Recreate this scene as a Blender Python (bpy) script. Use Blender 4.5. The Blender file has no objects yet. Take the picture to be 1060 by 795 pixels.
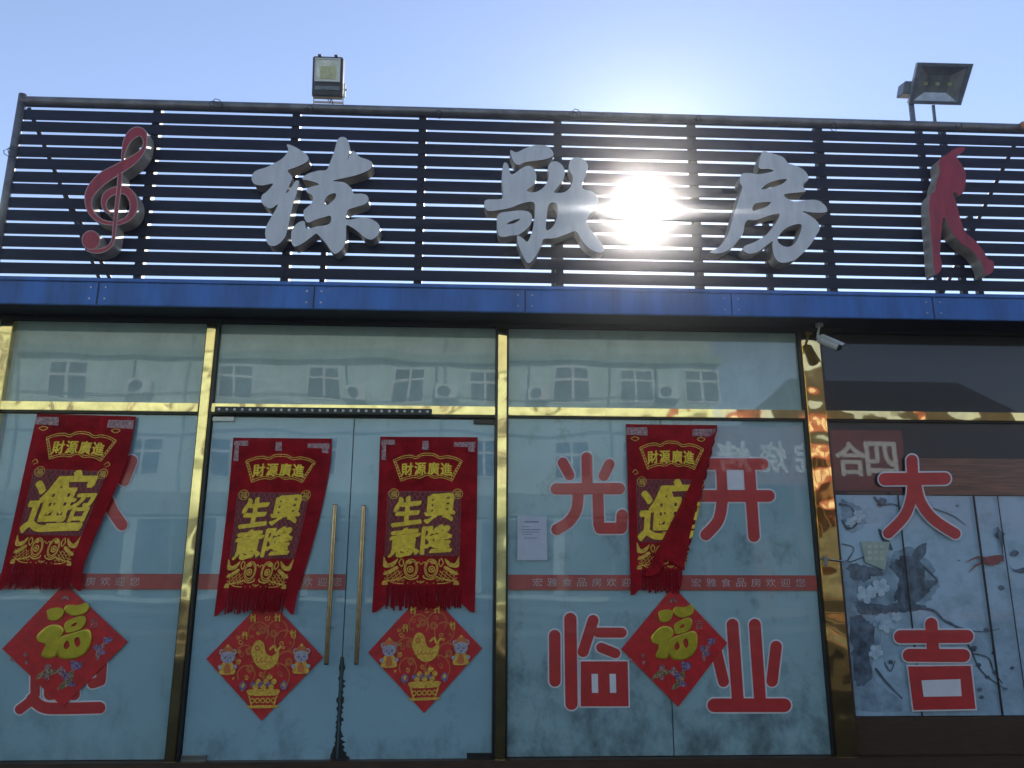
import bpy, bmesh, math, random
from mathutils import Vector, Matrix
from mathutils.geometry import tessellate_polygon
random.seed(7)
R = math.radians
scene = bpy.context.scene
COL = scene.collection

# ------------------------------------------------------------------ camera
D = 5.4                                  # metres from the lens to the glass
CAM = Vector((0, -D, 1.5))
F, CX, CY = 795.0, 530.0, 397.5
PITCH, YAW, ROLL = R(13.17), R(-2.48), R(0.18)
fw = Vector((0, math.cos(PITCH), math.sin(PITCH)))
up = Vector((0, -math.sin(PITCH), math.cos(PITCH)))
rt = Vector((1, 0, 0))
Zr = Matrix.Rotation(YAW, 3, 'Z')
fw, up, rt = Zr @ fw, Zr @ up, Zr @ rt
rt, up = math.cos(ROLL)*rt + math.sin(ROLL)*up, -math.sin(ROLL)*rt + math.cos(ROLL)*up

def ray(u, v):
    return (rt*(u-CX) - up*(v-CY) + fw*F).normalized()

def P(u, v, Y=0.0):
    d = ray(u, v)
    return CAM + d*((Y - CAM.y)/d.y)

def Xp(u, v, Y=0.0): return P(u, v, Y).x
def Zp(u, v, Y=0.0): return P(u, v, Y).z

cam = bpy.data.cameras.new('camera')
cam.sensor_width = 36; cam.lens = 36*F/1060
cam.clip_start = 0.05; cam.clip_end = 2000
camo = bpy.data.objects.new('camera', cam); COL.objects.link(camo)
M = Matrix((rt, up, -fw)).transposed().to_4x4(); M.translation = CAM
camo.matrix_world = M
scene.camera = camo

# ------------------------------------------------------------------ materials
def N(nt, t, **kw):
    n = nt.nodes.new(t)
    for k, v in kw.items():
        if k in n.inputs: n.inputs[k].default_value = v
        else: setattr(n, k, v)
    return n

def c4(c): return (c[0], c[1], c[2], 1)

def mat(name, col, rough=.5, metal=0, var=.12, scale=6, bump=0, bscale=40, spec=.5, coat=0, coat_ior=1.5, col2=None, stretch=None, detail=4, bdetail=3, bdist=.01):
    m = bpy.data.materials.new(name); m.use_nodes = True
    nt = m.node_tree; b = nt.nodes['Principled BSDF']
    b.inputs['Roughness'].default_value = rough; b.inputs['Metallic'].default_value = metal
    b.inputs['Specular IOR Level'].default_value = spec
    b.inputs['Coat Weight'].default_value = coat; b.inputs['Coat IOR'].default_value = coat_ior
    b.inputs['Coat Roughness'].default_value = .01
    b.inputs['Base Color'].default_value = c4(col)
    geo = N(nt, 'ShaderNodeNewGeometry'); vec = geo.outputs['Position']
    if stretch:
        mp = N(nt, 'ShaderNodeMapping'); mp.inputs['Scale'].default_value = stretch
        nt.links.new(vec, mp.inputs['Vector']); vec = mp.outputs['Vector']
    if var or col2:
        ns = N(nt, 'ShaderNodeTexNoise', Scale=scale, Detail=detail, Roughness=.6)
        nt.links.new(vec, ns.inputs['Vector'])
        rp = N(nt, 'ShaderNodeValToRGB')
        a = col2 or [x*(1-var*1.6) for x in col]
        z = col if col2 else [min(1, x*(1+var*.8)) for x in col]
        rp.color_ramp.elements[0].color = c4(a); rp.color_ramp.elements[1].color = c4(z)
        rp.color_ramp.elements[0].position = .32; rp.color_ramp.elements[1].position = .68
        nt.links.new(ns.outputs['Fac'], rp.inputs['Fac']); nt.links.new(rp.outputs['Color'], b.inputs['Base Color'])
    if bump:
        n2 = N(nt, 'ShaderNodeTexNoise', Scale=bscale, Detail=bdetail)
        nt.links.new(vec, n2.inputs['Vector'])
        bp = N(nt, 'ShaderNodeBump', Strength=bump, Distance=bdist)
        nt.links.new(n2.outputs['Fac'], bp.inputs['Height']); nt.links.new(bp.outputs['Normal'], b.inputs['Normal'])
        if coat: nt.links.new(bp.outputs['Normal'], b.inputs['Coat Normal'])
    return m

def film_mat(name, col, dirt, dirt_z0, dirt_z1, ior=1.9, streak=True, amount=1.0, spots=.0):
    """coloured film behind glossy glass; dirt = stain colour, thicker between heights dirt_z0 (bottom) and dirt_z1"""
    m = bpy.data.materials.new(name); m.use_nodes = True
    nt = m.node_tree; b = nt.nodes['Principled BSDF']; L = nt.links
    b.inputs['Roughness'].default_value = .6; b.inputs['Specular IOR Level'].default_value = .1
    b.inputs['Coat Weight'].default_value = 1; b.inputs['Coat IOR'].default_value = ior
    n4 = N(nt, 'ShaderNodeTexNoise', Scale=3.5, Detail=7, Roughness=.7, Distortion=1.2)
    r4 = N(nt, 'ShaderNodeMapRange'); r4.inputs['From Min'].default_value = .35; r4.inputs['From Max'].default_value = .75
    r4.inputs['To Min'].default_value = .006; r4.inputs['To Max'].default_value = .032
    L.new(n4.outputs['Fac'], r4.inputs['Value']); L.new(r4.outputs['Result'], b.inputs['Coat Roughness'])
    geo = N(nt, 'ShaderNodeNewGeometry'); sep = N(nt, 'ShaderNodeSeparateXYZ')
    L.new(geo.outputs['Position'], sep.inputs['Vector'])
    L.new(geo.outputs['Position'], n4.inputs['Vector'])
    n1 = N(nt, 'ShaderNodeTexNoise', Scale=2.2, Detail=6, Roughness=.62); L.new(geo.outputs['Position'], n1.inputs['Vector'])
    r1 = N(nt, 'ShaderNodeValToRGB')
    r1.color_ramp.elements[0].position = .3; r1.color_ramp.elements[1].position = .7
    r1.color_ramp.elements[0].color = c4([x*.92 for x in col]); r1.color_ramp.elements[1].color = c4([min(1, x*1.06) for x in col])
    L.new(n1.outputs['Fac'], r1.inputs['Fac'])
    # stains
    mp = N(nt, 'ShaderNodeMapping'); mp.inputs['Scale'].default_value = (2.8, 2.6, 2.1 if streak else 3.2)
    L.new(geo.outputs['Position'], mp.inputs['Vector'])
    n2 = N(nt, 'ShaderNodeTexNoise', Scale=1.6, Detail=9, Roughness=.7, Distortion=.15); L.new(mp.outputs['Vector'], n2.inputs['Vector'])
    mr = N(nt, 'ShaderNodeMapRange'); mr.inputs['From Min'].default_value = dirt_z1; mr.inputs['From Max'].default_value = dirt_z0
    mr.inputs['To Min'].default_value = 0; mr.inputs['To Max'].default_value = .17
    L.new(sep.outputs['Z'], mr.inputs['Value'])
    ad = N(nt, 'ShaderNodeMath', operation='ADD'); L.new(n2.outputs['Fac'], ad.inputs[0]); L.new(mr.outputs['Result'], ad.inputs[1])
    r2 = N(nt, 'ShaderNodeValToRGB')
    r2.color_ramp.elements[0].position = .56 - spots; r2.color_ramp.elements[1].position = .80 - spots
    r2.color_ramp.elements[0].color = (0, 0, 0, 1); r2.color_ramp.elements[1].color = (amount, amount, amount, 1)
    L.new(ad.outputs['Value'], r2.inputs['Fac'])
    n5 = N(nt, 'ShaderNodeTexNoise', Scale=17, Detail=9, Roughness=.75, Distortion=1.5); L.new(geo.outputs['Position'], n5.inputs['Vector'])
    r5 = N(nt, 'ShaderNodeMapRange'); r5.inputs['From Min'].default_value = .60; r5.inputs['From Max'].default_value = .68; L.new(n5.outputs['Fac'], r5.inputs['Value'])
    r6 = N(nt, 'ShaderNodeMapRange'); r6.inputs['From Min'].default_value = .50; r6.inputs['From Max'].default_value = .68; r6.inputs['To Max'].default_value = amount*.6; L.new(ad.outputs['Value'], r6.inputs['Value'])
    m5 = N(nt, 'ShaderNodeMath', operation='MULTIPLY'); L.new(r5.outputs['Result'], m5.inputs[0]); L.new(r6.outputs['Result'], m5.inputs[1])
    mxx = N(nt, 'ShaderNodeMath', operation='MAXIMUM'); L.new(m5.outputs['Value'], mxx.inputs[0]); L.new(r2.outputs['Color'], mxx.inputs[1])
    mx = N(nt, 'ShaderNodeMix', data_type='RGBA')
    L.new(mxx.outputs['Value'], mx.inputs['Factor']); L.new(r1.outputs['Color'], mx.inputs[6]); mx.inputs[7].default_value = c4(dirt)
    L.new(mx.outputs[2], b.inputs['Base Color'])
    n3 = N(nt, 'ShaderNodeTexNoise', Scale=1.3, Detail=1); L.new(geo.outputs['Position'], n3.inputs['Vector'])
    bp = N(nt, 'ShaderNodeBump', Strength=.055, Distance=.05); L.new(n3.outputs['Fac'], bp.inputs['Height'])
    L.new(bp.outputs['Normal'], b.inputs['Coat Normal'])
    return m

MT = {}
MT['gold_trim'] = mat('polished_gold_steel', (.92, .71, .33), .055, 1, .10, 9, .5, 3.1, bdetail=1, bdist=.03)
MT['gold_trim2'] = mat('rippled_gold_steel', (.92, .65, .26), .055, 1, .10, 9, .55, 4.3, bdetail=1.2, bdist=.03)
MT['black_frame'] = mat('black_frame_paint', (.012, .012, .014), .35, 0, .2, 20)
MT['brown_frame'] = mat('dark_brown_wood', (.055, .028, .015), .45, 0, .3, 9, .1, 40, stretch=(1, 1, 9))
MT['wood'] = mat('reddish_wood', (.21, .08, .042), .4, 0, .4, 6, .1, 30, stretch=(.6, 1, 14), coat=.6, coat_ior=1.6)
MT['blue_fascia'] = mat('blue_painted_metal', (.03, .15, .50), .36, 0, .25, 3, .08, 9, stretch=(2.2, 1, .35))
MT['soffit'] = mat('dark_soffit', (.03, .03, .035), .6)
MT['plaster'] = mat('grey_render', (.30, .29, .27), .85, 0, .2, 4, .2, 60)
MT['roof'] = mat('grey_roof_felt', (.12, .12, .125), .9)
MT['transom_film'] = film_mat('pale_green_film', (.39, .52, .49), (.16, .21, .20), 3.0, 3.6, 1.8, amount=.3)
MT['pane_film'] = film_mat('teal_blue_film', (.30, .475, .535), (.12, .19, .21), .25, 1.0, 1.72, amount=.5, spots=.0)
MT['stained_film'] = film_mat('stained_teal_film', (.31, .475, .52), (.05, .075, .08), .25, .95, 1.72, amount=.75, spots=.035)
MT['door_film'] = film_mat('blue_film', (.285, .465, .545), (.07, .11, .13), .25, .5, 1.72, amount=.6)
MT['dark_glass'] = mat('dark_tinted_glass', (.012, .012, .014), .5, 0, .1, 3, coat=1, coat_ior=1.9, bump=.01, bscale=2)
MT['dark_transom'] = mat('near_black_glass', (.010, .010, .011), .5, 0, .1, 3, coat=1, coat_ior=1.42, bump=.01, bscale=2)
MT['slat'] = mat('navy_slat_paint', (.007, .009, .034), .5, 0, .3, 5, spec=.3, stretch=(.4, 1, 6))
MT['post'] = mat('black_steel_post', (.012, .012, .016), .5, 0, .2, 10)
MT['pipe'] = mat('galvanised_pipe', (.26, .25, .25), .45, .5, .35, 7, .1, 30, col2=(.13, .115, .115))
MT['letter_white'] = mat('white_acrylic_face', (.70, .70, .73), .35, 0, .07, 9, stretch=(2.5, 1, .5), detail=7)
MT['letter_edge'] = mat('letter_edge_line', (.16, .12, .11), .5)
MT['letter_side'] = mat('aged_letter_return', (.46, .43, .39), .5, 0, .3, 9, col2=(.29, .26, .22))
MT['red_acrylic'] = mat('red_acrylic_face', (.42, .025, .045), .3, 0, .2, 9, stretch=(2.5, 1, .5), detail=7)
MT['pink_trim'] = mat('pale_trim_line', (.55, .33, .33), .5)
MT['cloth'] = mat('crimson_velour', (.34, .006, .014), .85, 0, .25, 9, .5, 26, spec=.15)
MT['fringe'] = mat('crimson_fringe', (.26, .006, .013), .9, 0, .3, 90, spec=.1)
MT['gold_print'] = mat('gold_yellow_print', (.88, .61, .04), .45, .12, .15, 30)
MT['gold_line'] = mat('gold_line_print', (.76, .46, .06), .5, .15, .25, 60)
MT['purple_print'] = mat('purple_lattice_print', (.19, .009, .022), .6, 0, .5, 70)
MT['purple_line'] = mat('mauve_line_print', (.34, .06, .07), .6, 0, .4, 90)
MT['tape'] = mat('clear_tape', (.40, .20, .23), .25, 0, .4, 60)
MT['card'] = mat('scarlet_card', (.56, .010, .016), .45, 0, .15, 18, .1, 60)
MT['fu_gold'] = mat('embossed_gold_foil', (.56, .46, .035), .3, .4, .12, 25)
MT['koi_pink'] = mat('koi_pink_print', (.40, .22, .22), .5, 0, .6, 90)
MT['koi_violet'] = mat('koi_violet_print', (.24, .17, .34), .5, 0, .6, 90)
MT['koi_olive'] = mat('koi_olive_print', (.32, .23, .10), .5, 0, .6, 90)
MT['print_red'] = mat('light_red_print', (.60, .16, .04), .5)
MT['print_white'] = mat('grey_white_print', (.42, .42, .50), .5, 0, .4, 120)
MT['film_red'] = mat('red_vinyl', (.52, .028, .028), .4, 0, .1, 9, coat=.5, coat_ior=1.6)
MT['film_white'] = mat('white_vinyl', (.72, .72, .77), .45, 0, .05, 9)
MT['strip_red'] = mat('faded_red_strip', (.42, .06, .05), .4, 0, .15, 6, coat=.6, coat_ior=1.6)
MT['strip_text'] = mat('pale_strip_text', (.48, .42, .42), .5)
MT['paper'] = mat('white_paper', (.55, .58, .68), .7, 0, .05, 12)
MT['ink'] = mat('printed_ink', (.12, .13, .18), .7)
MT['chrome'] = mat('brushed_bronze_steel', (.42, .33, .20), .22, 1, .15, 25)
MT['steel'] = mat('satin_steel', (.35, .36, .38), .3, 1)
MT['black_plastic'] = mat('black_plastic', (.015, .015, .016), .4)
MT['white_plastic'] = mat('white_plastic', (.62, .62, .60), .4, 0, .1, 20)
MT['lamp_body'] = mat('black_lamp_casting', (.03, .025, .028), .45, 0, .25, 25)
MT['lamp_grey'] = mat('grey_lamp_casting', (.15, .18, .21), .4, .3, .2, 18)
MT['lamp_led'] = mat('yellow_led_panel', (.50, .50, .26), .3, 0, .15, 40, coat=1)
MT['lamp_reflector'] = mat('lamp_reflector', (.45, .46, .45), .25, .5, .2, 12, coat=.8)
MT['lamp_reflector_shade'] = mat('painted_shade_reflector', (.26, .29, .32), .25, .4, .2, 12, coat=.8)  # darker copy of the reflector finish, shade put into its colour
MT['bracket'] = mat('white_bracket', (.75, .75, .75), .4)
MT['mural'] = film_mat('pale_blue_mural', (.40, .56, .70), (.10, .17, .22), .3, 2.2, 1.7, streak=False, amount=.5, spots=.03)
def ink_mat(name, a, b, sc):
    return mat(name, b, .55, 0, 0, sc, col2=a, coat=.8, coat_ior=1.6, detail=9)
MT['ink_dark'] = ink_mat('ink_wash_dark', (.010, .018, .038), (.13, .20, .28), 14)
MT['ink_mid'] = ink_mat('ink_wash_mid', (.11, .18, .26), (.33, .47, .58), 9)
MT['petal'] = ink_mat('petal_wash', (.33, .45, .54), (.53, .67, .76), 26)
MT['goldfish'] = ink_mat('goldfish_red', (.20, .03, .03), (.30, .07, .06), 40)
MT['sticker'] = mat('yellow_sticker', (.38, .46, .40), .5, 0, .1, 20)
MT['sticker2'] = mat('sticker_print', (.50, .57, .46), .5)
MT['facade'] = mat('pale_green_facade', (.50, .64, .59), .85, 0, .10, .9, stretch=(1.6, 1, .35), detail=7)
MT['facade_band'] = mat('grey_green_band', (.28, .36, .31), .85, 0, .08, .8)
MT['facade_parapet'] = mat('grey_parapet', (.40, .46, .40), .85, 0, .06, .7)
MT['window_dark'] = mat('dark_window', (.06, .08, .09), .15, 0, .2, 1)
MT['window_frame'] = mat('white_window_frame', (.7, .72, .7), .5)
MT['shopfront'] = mat('shopfront_glass', (.10, .15, .17), .2, 0, .5, .8)
MT['sign_red'] = mat('dark_red_sign', (.20, .02, .022), .5, 0, .3, 4, stretch=(.2, 1, 6))
MT['sign_bright'] = mat('bright_red_sign', (.50, .03, .02), .5)
MT['sign_letter'] = mat('white_sign_letter', (.75, .75, .72), .5)
MT['brick'] = mat('brown_brick', (.16, .09, .065), .85, 0, .3, 5)
MT['tile_roof'] = mat('dark_roof_tile', (.035, .037, .04), .8, 0, .3, 5)
MT['ground'] = mat('dusty_concrete', (.036, .034, .032), .9, 0, .2, .7, .15, 12, spec=.1)
MT['asphalt'] = mat('grey_asphalt', (.03, .03, .032), .9, 0, .2, 2, .2, 50, spec=.1)
MT['kerb'] = mat('kerb_stone', (.09, .09, .085), .85)
MT['paint_white'] = mat('road_paint', (.3, .3, .29), .7)
MT['cable'] = mat('black_cable', (.02, .02, .022), .5)
MT['orange'] = mat('orange_plastic', (.55, .22, .10), .5)

# ------------------------------------------------------------------ mesh builder
class MB:
    def __init__(s): s.v = []; s.f = []; s.smooth = False
    def add(s, vs, fs):
        o = len(s.v); s.v += [Vector(a) for a in vs]; s.f += [[i+o for i in f] for f in fs]
    def quad(s, a, b, c, d): s.add([a, b, c, d], [(0, 1, 2, 3)])
    def box(s, x0, x1, y0, y1, z0, z1, bev=0):
        if bev:
            e = bev
            bm = bmesh.new(); bmesh.ops.create_cube(bm, size=1)
            for v in bm.verts: v.co = Vector(((x0+x1)/2+v.co.x*(x1-x0), (y0+y1)/2+v.co.y*(y1-y0), (z0+z1)/2+v.co.z*(z1-z0)))
            bmesh.ops.bevel(bm, geom=list(bm.edges), offset=e, segments=2, affect='EDGES')
            bm.verts.index_update()
            s.add([v.co.copy() for v in bm.verts], [[v.index for v in f.verts] for f in bm.faces]); bm.free(); return
        s.add([(x0,y0,z0),(x1,y0,z0),(x1,y1,z0),(x0,y1,z0),(x0,y0,z1),(x1,y0,z1),(x1,y1,z1),(x0,y1,z1)],
              [(0,3,2,1),(4,5,6,7),(0,1,5,4),(1,2,6,5),(2,3,7,6),(3,0,4,7)])
    def obox(s, c, ax, ay, az, bev=0):
        """oriented box: centre, three half-axis vectors"""
        m = MB(); m.box(-1, 1, -1, 1, -1, 1, 0)
        c, ax, ay, az = map(Vector, (c, ax, ay, az))
        if bev:
            lx, ly, lz = ax.length, ay.length, az.length
            m = MB(); m.box(-lx, lx, -ly, ly, -lz, lz, bev)
            s.add([c+ax.normalized()*p.x+ay.normalized()*p.y+az.normalized()*p.z for p in m.v], m.f)
        else: s.add([c+ax*p.x+ay*p.y+az*p.z for p in m.v], m.f)
    def tube(s, pts, r, n=10, cap=True):
        pts = [Vector(p) for p in pts]; rings = []
        for i, p in enumerate(pts):
            t = (pts[min(i+1, len(pts)-1)] - pts[max(i-1, 0)]).normalized()
            a = t.cross(Vector((0, 0, 1)) if abs(t.z) < .9 else Vector((1, 0, 0))).normalized(); b = t.cross(a)
            rr = r[i] if isinstance(r, (list, tuple)) else r
            rings.append([p + a*math.cos(2*math.pi*k/n)*rr + b*math.sin(2*math.pi*k/n)*rr for k in range(n)])
        vs = [q for g in rings for q in g]; fs = []
        for i in range(len(pts)-1):
            for k in range(n): fs.append((i*n+k, i*n+(k+1) % n, (i+1)*n+(k+1) % n, (i+1)*n+k))
        if cap: fs += [tuple(range(n))[::-1], tuple((len(pts)-1)*n+k for k in range(n))]
        s.add(vs, fs)
    def poly(s, loops, fn):
        """filled outline with holes; loops are 2-D, fn(x, y) -> point"""
        L3 = [[Vector((p[0], p[1], 0)) for p in l] for l in loops]
        tri = tessellate_polygon(L3)
        flat = [p for l in loops for p in l]
        fs = []
        for t in tri:
            a, b, c = (flat[i] for i in t)
            ar = (b[0]-a[0])*(c[1]-a[1])-(b[1]-a[1])*(c[0]-a[0])
            if abs(ar) > 1e-9: fs.append(t if ar > 0 else t[::-1])
        s.add([fn(*p) for p in flat], fs)
    def wall(s, loop, f0, f1):
        n = len(loop); vs = [f0(*p) for p in loop]+[f1(*p) for p in loop]
        s.add(vs, [(i, (i+1) % n, n+(i+1) % n, n+i) for i in range(n)])
    def build(s, name, m, parent=None, smooth=False, base=None):
        me = bpy.data.meshes.new(name)
        org = Vector((0, 0, 0))
        if parent is not None:
            p = parent
            while p is not None: org = org + p.location; p = p.parent
        else:
            xs = [v.x for v in s.v]; ys = [v.y for v in s.v]; zs = [v.z for v in s.v]
            org = Vector(((min(xs)+max(xs))/2, (min(ys)+max(ys))/2, min(zs))) if base is None else Vector(base)
        me.from_pydata([v-org for v in s.v], [], s.f); me.update()
        me.materials.append(MT[m] if isinstance(m, str) else m)
        if smooth:
            for p in me.polygons: p.use_smooth = True
        o = bpy.data.objects.new(name, me); COL.objects.link(o)
        if parent is not None: o.parent = parent
        else: o.location = org
        return o

def tag(o, label=None, cat=None, group=None, kind=None):
    if label: o['label'] = label
    if cat: o['category'] = cat
    if group: o['group'] = group
    if kind: o['kind'] = kind
    return o

def thing(name, label, cat, loc, group=None):
    o = bpy.data.objects.new(name, None); COL.objects.link(o); o.location = loc; o.empty_display_size = .1
    return tag(o, label, cat, group)

def smooth_loop(pts, n=5):
    out = []; m = len(pts)
    for i in range(m):
        p0, p1, p2, p3 = (Vector(pts[(i+k-1) % m][:2]) for k in range(4))
        for j in range(n):
            t = j/n
            q = .5*((2*p1)+(p2-p0)*t+(2*p0-5*p1+4*p2-p3)*t*t+(3*p1-p0-3*p2+p3)*t**3)
            out.append((q.x, q.y))
    return out

def smooth_line(pts, n=6):
    out = []; m = len(pts)
    for i in range(m-1):
        p0, p1, p2, p3 = (Vector(pts[min(max(i+k-1, 0), m-1)]) for k in range(4))
        for j in range(n):
            t = j/n
            out.append(.5*((2*p1)+(p2-p0)*t+(2*p0-5*p1+4*p2-p3)*t*t+(3*p1-p0-3*p2+p3)*t**3))
    out.append(Vector(pts[-1])); return out

def ribbon(pts, n=6):
    """variable-width stroke: pts (x, y, half width) -> closed outline"""
    ps = smooth_line(pts, n); A = []; B = []
    for i, p in enumerate(ps):
        t = (ps[min(i+1, len(ps)-1)] - ps[max(i-1, 0)]); t = Vector((t.x, t.y)).normalized()
        nn = Vector((-t.y, t.x))*p.z
        A.append((p.x+nn.x, p.y+nn.y)); B.append((p.x-nn.x, p.y-nn.y))
    return A, B

def circle(x, y, r, n=20, ry=None):
    return [(x+r*math.cos(2*math.pi*k/n), y+(ry or r)*math.sin(2*math.pi*k/n)) for k in range(n)]

# ------------------------------------------------------------------ glyphs (Blender's own built-in font)
_gl = {}
def glyph(ch, bold=0.0):
    k = (ch, bold)
    if k in _gl: return _gl[k]
    cu = bpy.data.curves.new('glyph', 'FONT'); cu.body = ch; cu.size = 1; cu.offset = bold; cu.resolution_u = 4
    ob = bpy.data.objects.new('glyph', cu); COL.objects.link(ob)
    dg = bpy.context.evaluated_depsgraph_get(); dg.update()
    me = bpy.data.meshes.new_from_object(ob.evaluated_get(dg))
    vs = [v.co.copy() for v in me.vertices]; fs = [list(p.vertices) for p in me.polygons]
    bpy.data.objects.remove(ob); bpy.data.curves.remove(cu); bpy.data.meshes.remove(me)
    x0 = min(v.x for v in vs); x1 = max(v.x for v in vs); y0 = min(v.y for v in vs); y1 = max(v.y for v in vs)
    vs = [((v.x-x0)/(x1-x0), 1-(v.y-y0)/(y1-y0)) for v in vs]
    _gl[k] = (vs, fs); return _gl[k]

def put_glyph(mb, ch, x0, x1, y0, y1, fn, bold=0, jit=None, cuts=None):
    if bold:                              # heavier strokes: shifted copies, each a hair in front of the last
        rr = bold*(x1-x0)
        x0 += rr; x1 -= rr; sy = rr*(1 if y1 > y0 else -1); y0 += sy; y1 -= sy
        for k in range(7):
            a = k*math.pi/3; dx, dy = (0, 0) if k == 6 else (rr*math.cos(a), rr*math.sin(a))
            off = Vector((0, -.00009*k, 0))
            put_glyph(mb, ch, x0+dx, x1+dx, y0+dy, y1+dy, lambda p, q_: fn(p, q_)+off, 0, jit, cuts)
        return
    vs, fs = glyph(ch, bold)
    pts = [(x0+(x1-x0)*a, y0+(y1-y0)*b) for a, b in vs]
    if jit: pts = [jit(*p) for p in pts]
    if cuts:
        bm = bmesh.new(); vv = [bm.verts.new((a, b, 0)) for a, b in pts]
        for f in fs:
            try: bm.faces.new([vv[i] for i in f])
            except ValueError: pass
        lo = min(p[0] for p in pts); hi = max(p[0] for p in pts); g = lo+cuts
        while g < hi:
            bmesh.ops.bisect_plane(bm, geom=bm.verts[:]+bm.edges[:]+bm.faces[:], plane_co=(g, 0, 0), plane_no=(1, 0, 0)); g += cuts
        lo = min(p[1] for p in pts); hi = max(p[1] for p in pts); g = lo+cuts*2
        while g < hi:
            bmesh.ops.bisect_plane(bm, geom=bm.verts[:]+bm.edges[:]+bm.faces[:], plane_co=(0, g, 0), plane_no=(0, 1, 0)); g += cuts*2
        bm.verts.index_update()
        mb.add([fn(v.co.x, v.co.y) for v in bm.verts], [[v.index for v in f.verts] for f in bm.faces]); bm.free()
    else:
        mb.add([fn(*p) for p in pts], fs)

# ------------------------------------------------------------------ key levels on the glass plane
ZG1 = Zp(524, 340); ZB1 = Zp(525, 422.3); ZB0 = Zp(525, 430.8); ZG0 = Zp(525, 783.5)
FY = -0.32                                # front of the fascia
ZF0 = Zp(530, 323, FY); ZF1 = Zp(530, 295.5, FY)
XL, XR = -6.2, 6.6                        # the shop runs past both edges of the picture
X1a, X1b, X1c = Xp(194.7, 540, -.05), Xp(204.2, 540, -.05), Xp(210, 540)
X2z, X2a, X2b, X2c = Xp(512.6, 450), Xp(515.2, 450, -.05), Xp(524.2, 450, -.05), Xp(526, 450)
X3z, X3a, X3b = Xp(835.5, 480), Xp(840.5, 480, -.05), Xp(860, 480, -.05)
X0a, X0b = Xp(-10, 400, -.05), Xp(3, 400, -.05)
XS = Xp(697, 760)                         # joint between the two panes of the right window
XD = Xp(358.5, 600)                       # joint between the two door leaves
G = .004

# ------------------------------------------------------------------ ground and street
def slab(name, x0, x1, y0, y1, z, m):
    mb = MB(); mb.quad((x0, y0, z), (x1, y0, z), (x1, y1, z), (x0, y1, z)); return tag(mb.build(name, m), kind='structure')
slab('ground', -60, 60, -46, 2.8, 0, 'ground')
slab('road', -60, 60, -21, -12.6, .004, 'asphalt')
k = MB(); k.box(-60, 60, -12.6, -12.42, .004, .13); k.box(-60, 60, -21.2, -21.0, .004, .13)
tag(k.build('kerb', 'kerb'), kind='structure')
k = MB()
for i in range(-9, 10): k.quad((i*6, -16.9, .008), (i*6+3, -16.9, .008), (i*6+3, -16.75, .008), (i*6, -16.75, .008))
tag(k.build('road_marking', 'paint_white'), kind='structure')

# ------------------------------------------------------------------ the shop
shop = thing('shop_building', 'single storey shop with glazed front, gold trim and a blue fascia band', 'building', (0, 0, 0))
b = MB()
b.box(XL, XR, .06, 2.4, 0, ZF1-.12)
b.build('wall', 'plaster', shop)
b = MB(); b.box(XL, XR, FY+.03, 2.5, ZF1-.118, ZF1-.03); b.build('roof_slab', 'roof', shop)
b = MB(); b.box(XL, XR, FY, FY+.028, ZF0, ZF1, .004)
b.box(XL, XR, FY-.012, FY-.001, ZF1-.03, ZF1-.012, .003)
b.build('fascia', 'blue_fascia', shop)
b = MB()
for k in range(-3, 5):
    x = k*1.46+.31; b.box(x-.004, x+.004, FY-.0035, FY-.0005, ZF0+.004, ZF1-.034)
b.build('fascia_seam', 'soffit', shop)
b = MB()
for k in range(-3, 5):
    for dx in (-.05, .05):
        for z in (ZF0+.045, ZF1-.07): x = k*1.46+.31+dx; b.tube([(x, FY-.0002, z), (x, FY-.005, z)], .007, 8)
b.build('fascia_screw', 'steel', shop)
b = MB(); b.box(XL, XR, FY+.029, .058, ZF0+.012, ZF0+.03)
b.box(XL, XR, -.03, .055, ZG1, ZF0+.011)
b.build('soffit', 'soffit', shop)
b = MB(); b.box(XL, XR, -.45, .055, .004, .15, .008); b.box(XL, XR, -.06, .055, .15, ZG0-.006)
b.build('plinth', 'brown_frame', shop)

PT = random.Random(21)
def pane(name, m, x0, x1, z0, z1, y=0.0, lab=None, parent=shop):
    q = MB(); q.box(x0, x1, y, y+.012, z0, z1, .002)
    ta, tb = PT.uniform(.0004, .0022), PT.uniform(.0004, .0022)
    for p in q.v: p.y += ta*(p.z-z0)/(z1-z0)+tb*(p.x-x0)/(x1-x0)
    o = q.build(name, m, parent)
    if lab: o['label'] = lab
    return o
pane('transom_pane', 'transom_film', XL, X1a-.012, ZB1+.006, ZG1-.002)
pane('transom_pane', 'transom_film', X1c+.002, X2z-.004, ZB1+.006, ZG1-.002)
pane('transom_pane', 'transom_film', X2c+.002, X3z-.004, ZB1+.006, ZG1-.002)
pane('transom_pane', 'dark_transom', X3b+.03, XR, ZB1+.006, ZG1-.002, lab='dark tinted transom pane over the mural')
pane('window_pane', 'pane_film', XL, X1a-.012, ZG0, ZB0-.02, lab='teal window pane left of the doors')
pane('window_pane', 'stained_film', X2c+.002, XS-.003, ZG0, ZB0-.014)
pane('window_pane', 'stained_film', XS+.003, X3z-.004, ZG0, ZB0-.014)
pane('window_pane', 'dark_glass', X3b+.03, XR, Zp(960, 513)+.002, ZB0-.014, lab='dark glass beside the brown wooden band')

def frame(x0, x1, z0, z1, y0=-.03, y1=.05, m='black_frame', name='frame_bar'):
    q = MB(); q.box(x0, x1, y0, y1, z0, z1, .002); q.build(name, m, shop)
# black uprights beside the gold ones
frame(X1b+.001, X1c, ZG0, ZG1-.001, -.035)
frame(X2z-.002, X2a-.001, ZG0, ZG1-.001, -.035)
frame(X2b+.001, X2c, ZG0, ZG1-.001, -.035)
frame(X3z-.002, X3a-.001, ZG0, ZG1-.001, -.035)
frame(X1a-.01, X1a-.001, ZG0, ZG1-.001, -.035)
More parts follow.
